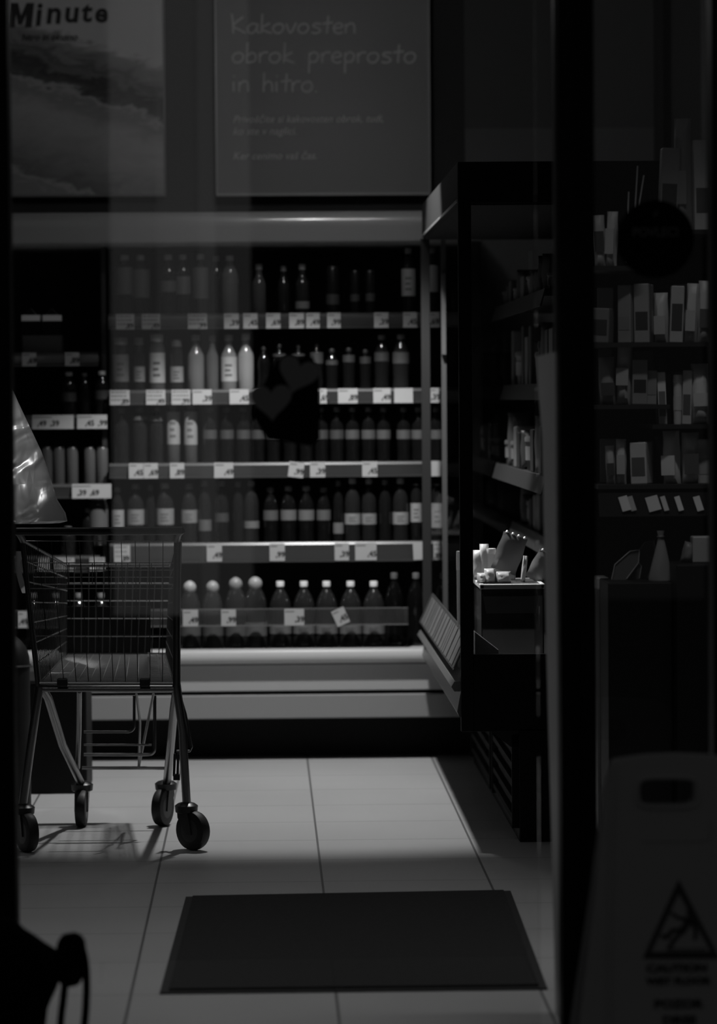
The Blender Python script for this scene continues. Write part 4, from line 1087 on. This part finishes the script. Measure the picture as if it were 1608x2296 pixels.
for i in range(len(prof_px) - 1):
    for j in range(n_):
        a, b_ = i * n_ + j, i * n_ + (j + 1) % n_
        fs.append((a, b_, b_ + n_, a + n_))
fs.append(tuple(range(n_ - 1, -1, -1)))
mb.add(vs, fs)
def film():
    m = bpy.data.materials.new('bag_film'); m.use_nodes = True
    nt = m.node_tree; nt.nodes.clear()
    out = nt.nodes.new('ShaderNodeOutputMaterial'); m1_ = nt.nodes.new('ShaderNodeMixShader'); m2_ = nt.nodes.new('ShaderNodeMixShader')
    tr_ = nt.nodes.new('ShaderNodeBsdfTransparent'); tr_.inputs[0].default_value = (.9, .9, .9, 1)
    df = nt.nodes.new('ShaderNodeBsdfDiffuse'); df.inputs[0].default_value = (.9, .9, .9, 1)
    tl = nt.nodes.new('ShaderNodeBsdfTranslucent'); tl.inputs[0].default_value = (.9, .9, .9, 1)
    gl = nt.nodes.new('ShaderNodeBsdfGlossy'); gl.inputs['Roughness'].default_value = .38
    m3_ = nt.nodes.new('ShaderNodeMixShader'); m3_.inputs[0].default_value = .5
    nt.links.new(df.outputs[0], m3_.inputs[1]); nt.links.new(tl.outputs[0], m3_.inputs[2])
    m1_.inputs[0].default_value = .75
    nt.links.new(tr_.outputs[0], m1_.inputs[1]); nt.links.new(m3_.outputs[0], m1_.inputs[2])
    m2_.inputs[0].default_value = .38
    nt.links.new(m1_.outputs[0], m2_.inputs[1]); nt.links.new(gl.outputs[0], m2_.inputs[2])
    tc = nt.nodes.new('ShaderNodeTexCoord'); no = nt.nodes.new('ShaderNodeTexNoise'); no.inputs['Scale'].default_value = 8; no.inputs['Detail'].default_value = 1.5; no.inputs['Distortion'].default_value = 1.0
    bp_ = nt.nodes.new('ShaderNodeBump'); bp_.inputs['Strength'].default_value = 1.0; bp_.inputs['Distance'].default_value = .06
    nt.links.new(tc.outputs['Object'], no.inputs['Vector']); nt.links.new(no.outputs['Fac'], bp_.inputs['Height'])
    nt.links.new(bp_.outputs[0], gl.inputs['Normal']); nt.links.new(bp_.outputs[0], df.inputs['Normal'])
    nt.links.new(m2_.outputs[0], out.inputs[0])
    return m
mb.build('bag_film', film(), bag, smooth=True)
# white paper strip inside the trolley's left side
ps = empty('paper_strip', (PX(48, 1395, 11.28), 11.28, PZ(48, 1328, 11.28)), 'narrow curled white paper strip hanging at the left side of the trolley', 'paper')
cv = [(36, 1236), (33, 1262), (37, 1290), (44, 1315), (50, 1330)]
vsr = []
for x_, y_ in cv:
    p = Q(x_, y_, 11.28); p2 = Q(x_ + 13, y_, 11.28)
    for q in (p, p2): vsr.append(q - ps.location)
mb = MB()
for dy in (0, .0008):
    mb.v += [(q.x, q.y + dy, q.z) for q in vsr]
for i in range(4):
    a = 2 * i; mb.f += [(a, a+1, a+3, a+2), (a+10, a+12, a+13, a+11), (a, a+2, a+12, a+10), (a+1, a+11, a+13, a+3)]
mb.f += [(0, 10, 11, 1), (8, 9, 19, 18)]
mb.build('strip', mat('paper_strip', .7, .5), ps)

# dark stand in the aisle behind the trolley's left side
st_x0, st_x1 = PX(52, 1700, 12.8), PX(195, 1700, 12.8)
ds = empty('display_stand', ((st_x0 + st_x1)/2 - .1, 13.0, 0), 'low black box-shaped stand in the aisle behind the left trolley legs', 'stand')
hx = st_x1 - ds.location.x
MB().box((-hx - .2, -.2, 0.0), (hx, .2, PZ(130, 1532, 12.8))).build('stand_body', black, ds, bevel=.006)
MB().box((-hx - .21, -.21, PZ(130, 1532, 12.8)), (hx + .006, .21, PZ(130, 1532, 12.8) + .012)).build('top_plate', darkp, ds, bevel=.003)
# round-topped bin at the far left
rb = empty('rubbish_bin', (PX(10, 1600, 12.3), 12.3, 0), 'black round-topped bin partly hidden at the left frame edge', 'bin')
rr_ = 58 * 12.3 / F; zb_t = PZ(30, 1420, 12.3)
pr = [(rr_ * .9, 0), (rr_, .02), (rr_, zb_t - .10)] + [(rr_ * math.cos(a), zb_t - .10 + .10 * math.sin(a)) for a in [i * math.pi / 16 for i in range(1, 8)]]
MB().lathe(pr, 28).build('bin_body', black, rb, smooth=True)
MB().tube([(rr_*1.01*math.cos(a), rr_*1.01*math.sin(a), zb_t - .11) for a in [i * math.pi / 14 for i in range(28)]], .004, 6, closed=True).build('rim', blackm, rb, smooth=True)

# ================================================================== DARK BAG WITH STRAPS, NEAR LEFT
bY = 7.55
db = empty('padded_bag', (PX(85, 2290, bY), bY, 0), 'black silhouetted padded bag with looping straps at the lower left of the entrance', 'bag')
def rp(x_, y_, Y_=bY): 
    q = P(x_, y_, Y_); return q.x - db.location.x, q.z
outl = [(-70,2030),(30,2062),(52,2083),(75,2097),(100,2115),(128,2132),(134,2160),(136,2190),(128,2215),(116,2240),(107,2262),(103,2300),(98,2365),(-70,2365)]
pp = [rp(*q) for q in outl]
mb = MB(); cxx = sum(p[0] for p in pp)/len(pp); czz = sum(p[1] for p in pp)/len(pp)
rings = [(1.0, 0), (.97, .03), (.86, .07), (.6, .10)]
vs = []; N_ = len(pp)
for sgn in (-1, 1):
    for kk, dd in rings:
        for p in pp: vs.append((cxx + (p[0]-cxx)*kk, sgn * dd, max(.001, czz + (p[1]-czz)*kk)))
fs = []
for sI in range(2):
    for i in range(3):
        for j in range(N_):
            a = sI*4*N_ + i*N_ + j; b_ = sI*4*N_ + i*N_ + (j+1) % N_
            f_ = (a, b_, b_+N_, a+N_); fs.append(f_ if sI else f_[::-1])
    last = tuple(sI*4*N_ + 3*N_ + j for j in range(N_)); fs.append(last if sI else last[::-1])
MB().add(vs, fs).build('bag_body', mat('bag_fabric', .006, .9, spec=.05), db, smooth=True)
cap = [(x_ * 1.0 + (x_ - 160) * .10, y_) for x_, y_ in [(145,2097),(165,2093),(180,2098),(187,2112),(190,2135),(189,2165),(184,2190),(176,2206),(158,2210),(140,2206),(130,2190),(129,2150),(131,2115),(136,2102)]]
MB().prism([rp(*q) for q in cap], -.03, .03).build('strap_pad', mat('bag_fabric'), db, bevel=.008)
def stl(pts, r_, nm='strap'):
    q = smooth_pts([tuple(p) for p in pts], 4)
    MB().tube([(rp(*a)[0], 0, max(r_, rp(*a)[1])) for a in q], r_, 10).build(nm, mat('bag_fabric'), db, smooth=True)
stl([(146,2200),(142,2240),(136,2290),(134,2355)], .0085)
stl([(180,2115),(190,2150),(194,2200),(193,2250),(190,2290),(184,2355)], .0085)
stl([(128,2132),(140,2140),(150,2150)], .006)

# ================================================================== WET FLOOR SIGN
sY = 7.3
sg = empty('wet_floor_sign', (PX(1517, 2296, sY), sY, 0), 'folding plastic wet floor sign with handle hole and slipping figure triangle', 'sign')
def sp(x_, y_):
    q = P(x_, y_, sY); return (q.x - sg.location.x, q.z)
lean = .10
def signmat(): return mat('sign_plastic', .42, .45)
# front leaf outline with rounded-rect hole: built as quads between outer & inner rings
left = [(1283, 2362), (1290, 2296), (1330, 2000), (1352, 1810), (1349, 1785), (1354, 1776), (1368, 1715), (1375, 1703)]
top = [(1400, 1699), (1450, 1692), (1517, 1689), (1584, 1692), (1634, 1699)]
right = [(1517*2 - x_, y_) for x_, y_ in left[::-1]]
outer = left + top + right
hole_c = (1494, 1776); hw_, hh_ = 62, 29
hole = []
for k_ in range(24):
    a = 2 * math.pi * k_ / 24
    ex = .45
    hole.append((hole_c[0] + 2 + hw_ * math.copysign(abs(math.cos(a)) ** ex, math.cos(a)), hole_c[1] - hh_ * math.copysign(abs(math.sin(a)) ** ex, math.sin(a))))
import bmesh
def leaf(th, flip):
    bm = bmesh.new()
    def ring(pts_, yoff):
        vv = []
        for q in pts_:
            x_, z_ = sp(*q)
            yy = -lean + (lean * z_ / .685) + yoff
            if flip: yy = -yy + 0.012
            vv.append(bm.verts.new((x_, yy, max(0, z_))))
        return vv
    o1, i1 = ring(outer, 0), ring(hole, 0)
    e = [bm.edges.new((o1[i], o1[(i+1) % len(o1)])) for i in range(len(o1))] + [bm.edges.new((i1[i], i1[(i+1) % len(i1)])) for i in range(len(i1))]
    bmesh.ops.triangle_fill(bm, edges=e, use_beauty=True)
    r_ = bmesh.ops.extrude_face_region(bm, geom=bm.faces[:])
    for v_ in [g for g in r_['geom'] if isinstance(g, bmesh.types.BMVert)]: v_.co.y += th if not flip else th
    bmesh.ops.recalc_face_normals(bm, faces=bm.faces[:])
    me = bpy.data.meshes.new('front_leaf'); bm.to_mesh(me); bm.free(); return me
for nm, fl in (('front_leaf', False), ('rear_leaf', True)):
    me = leaf(.010, fl); me.materials.append(signmat())
    ob = bpy.data.objects.new(nm, me); C.objects.link(ob); ob.parent = sg
    md = ob.modifiers.new('bevel', 'BEVEL'); md.width = .003; md.segments = 2; md.limit_method = 'ANGLE'; md.angle_limit = math.radians(60)
def sfront(x_, y_, off=-.001):
    a, z_ = sp(x_, y_); return Vector((a, -lean + lean * z_ / .685 + off, z_))
# raised ribs on the front leaf
mb = MB()
mb.tube([sfront(1378, 1712), sfront(1370, 1850), sfront(1362, 2100), sfront(1356, 2340)], .0045, 8)
mb.tube([sfront(2*1517-1378, 1712), sfront(2*1517-1370, 1850), sfront(2*1517-1362, 2100), sfront(2*1517-1356, 2340)], .0045, 8)
mb.build('side_rib', signmat(), sg, smooth=True)
hr = [(hole_c[0] + 2 + (q[0]-hole_c[0]-2) * 1.10, hole_c[1] + (q[1]-hole_c[1]) * 1.14) for q in hole]
MB().tube([sfront(x_, y_) for x_, y_ in hr], .004, 8, closed=True).build('grip_rim', signmat(), sg, smooth=True)
MB().tube([sfront(1440, 1882), sfront(1585, 1880), sfront(1590, 1870), sfront(1592, 1840)], .002, 6).build('embossed_line', signmat(), sg, smooth=True)
# triangle
ink = mat('sign_ink', .035, .6)
def flat(pts_, off=-.0015):
    vv = [sfront(x_, y_, off) for x_, y_ in pts_]; return vv
TO = [(1517, 1966), (1606, 2139), (1434, 2139)]; TI = [(1517, 1996), (1586, 2123), (1453, 2124)]
mb = MB(); vs = flat([TO[0], TO[1], TO[2], TI[0], TI[1], TI[2]]) 
mb.add(vs, [(0, 1, 4, 3), (1, 2, 5, 4), (2, 0, 3, 5)])
mb.build('warning_triangle', ink, sg)
def cap_line(mb, pts_, wpx, off=-.0017):
    for i in range(len(pts_) - 1):
        a, b_ = Vector(pts_[i]), Vector(pts_[i+1]); t = (b_ - a).normalized(); nn = Vector((-t.y, t.x)) * wpx / 2; e_ = t * wpx * .3
        mb.add(flat([a - e_ + nn, b_ + e_ + nn, b_ + e_ - nn, a - e_ - nn], off), [(0, 1, 2, 3)])
mb = MB()
cap_line(mb, [(1500, 2040), (1515, 2050), (1530, 2052)], 7)            # arm back
cap_line(mb, [(1527, 2052), (1548, 2062), (1553, 2078), (1552, 2096)], 8)   # arm forward
cap_line(mb, [(1542, 2052), (1522, 2080)], 15)                                # torso
cap_line(mb, [(1524, 2075), (1500, 2078), (1490, 2092), (1478, 2090)], 9)     # leg one
cap_line(mb, [(1522, 2080), (1505, 2098), (1493, 2116)], 9)                   # leg two
mb.add(flat([(1541 + 8 * math.cos(a), 2038 + 8 * math.sin(a)) for a in [i * math.pi / 6 for i in range(12)]], -.0017), [tuple(range(12))])
cap_line(mb, [(1490, 2119), (1575, 2118)], 3)
mb.build('slipping_figure', ink, sg)
ta = math.atan(lean / .685)
for body, px, py, sz, sxx in (('CAUTION', 1442, 2168, .0225, 1.22), ('WET FLOOR', 1442, 2195, .0190, 1.22), ('POZOR', 1458, 2246, .0235, 1.24), ('DRSI!', 1476, 2281, .0240, 1.24)):
    q = sfront(px, py, -.0022)
    text_mesh('lettering', body, sz, ink, sg, q, rot=(math.pi/2 - ta, 0, 0), offset=.0011, ext=.0003, sx=sxx)
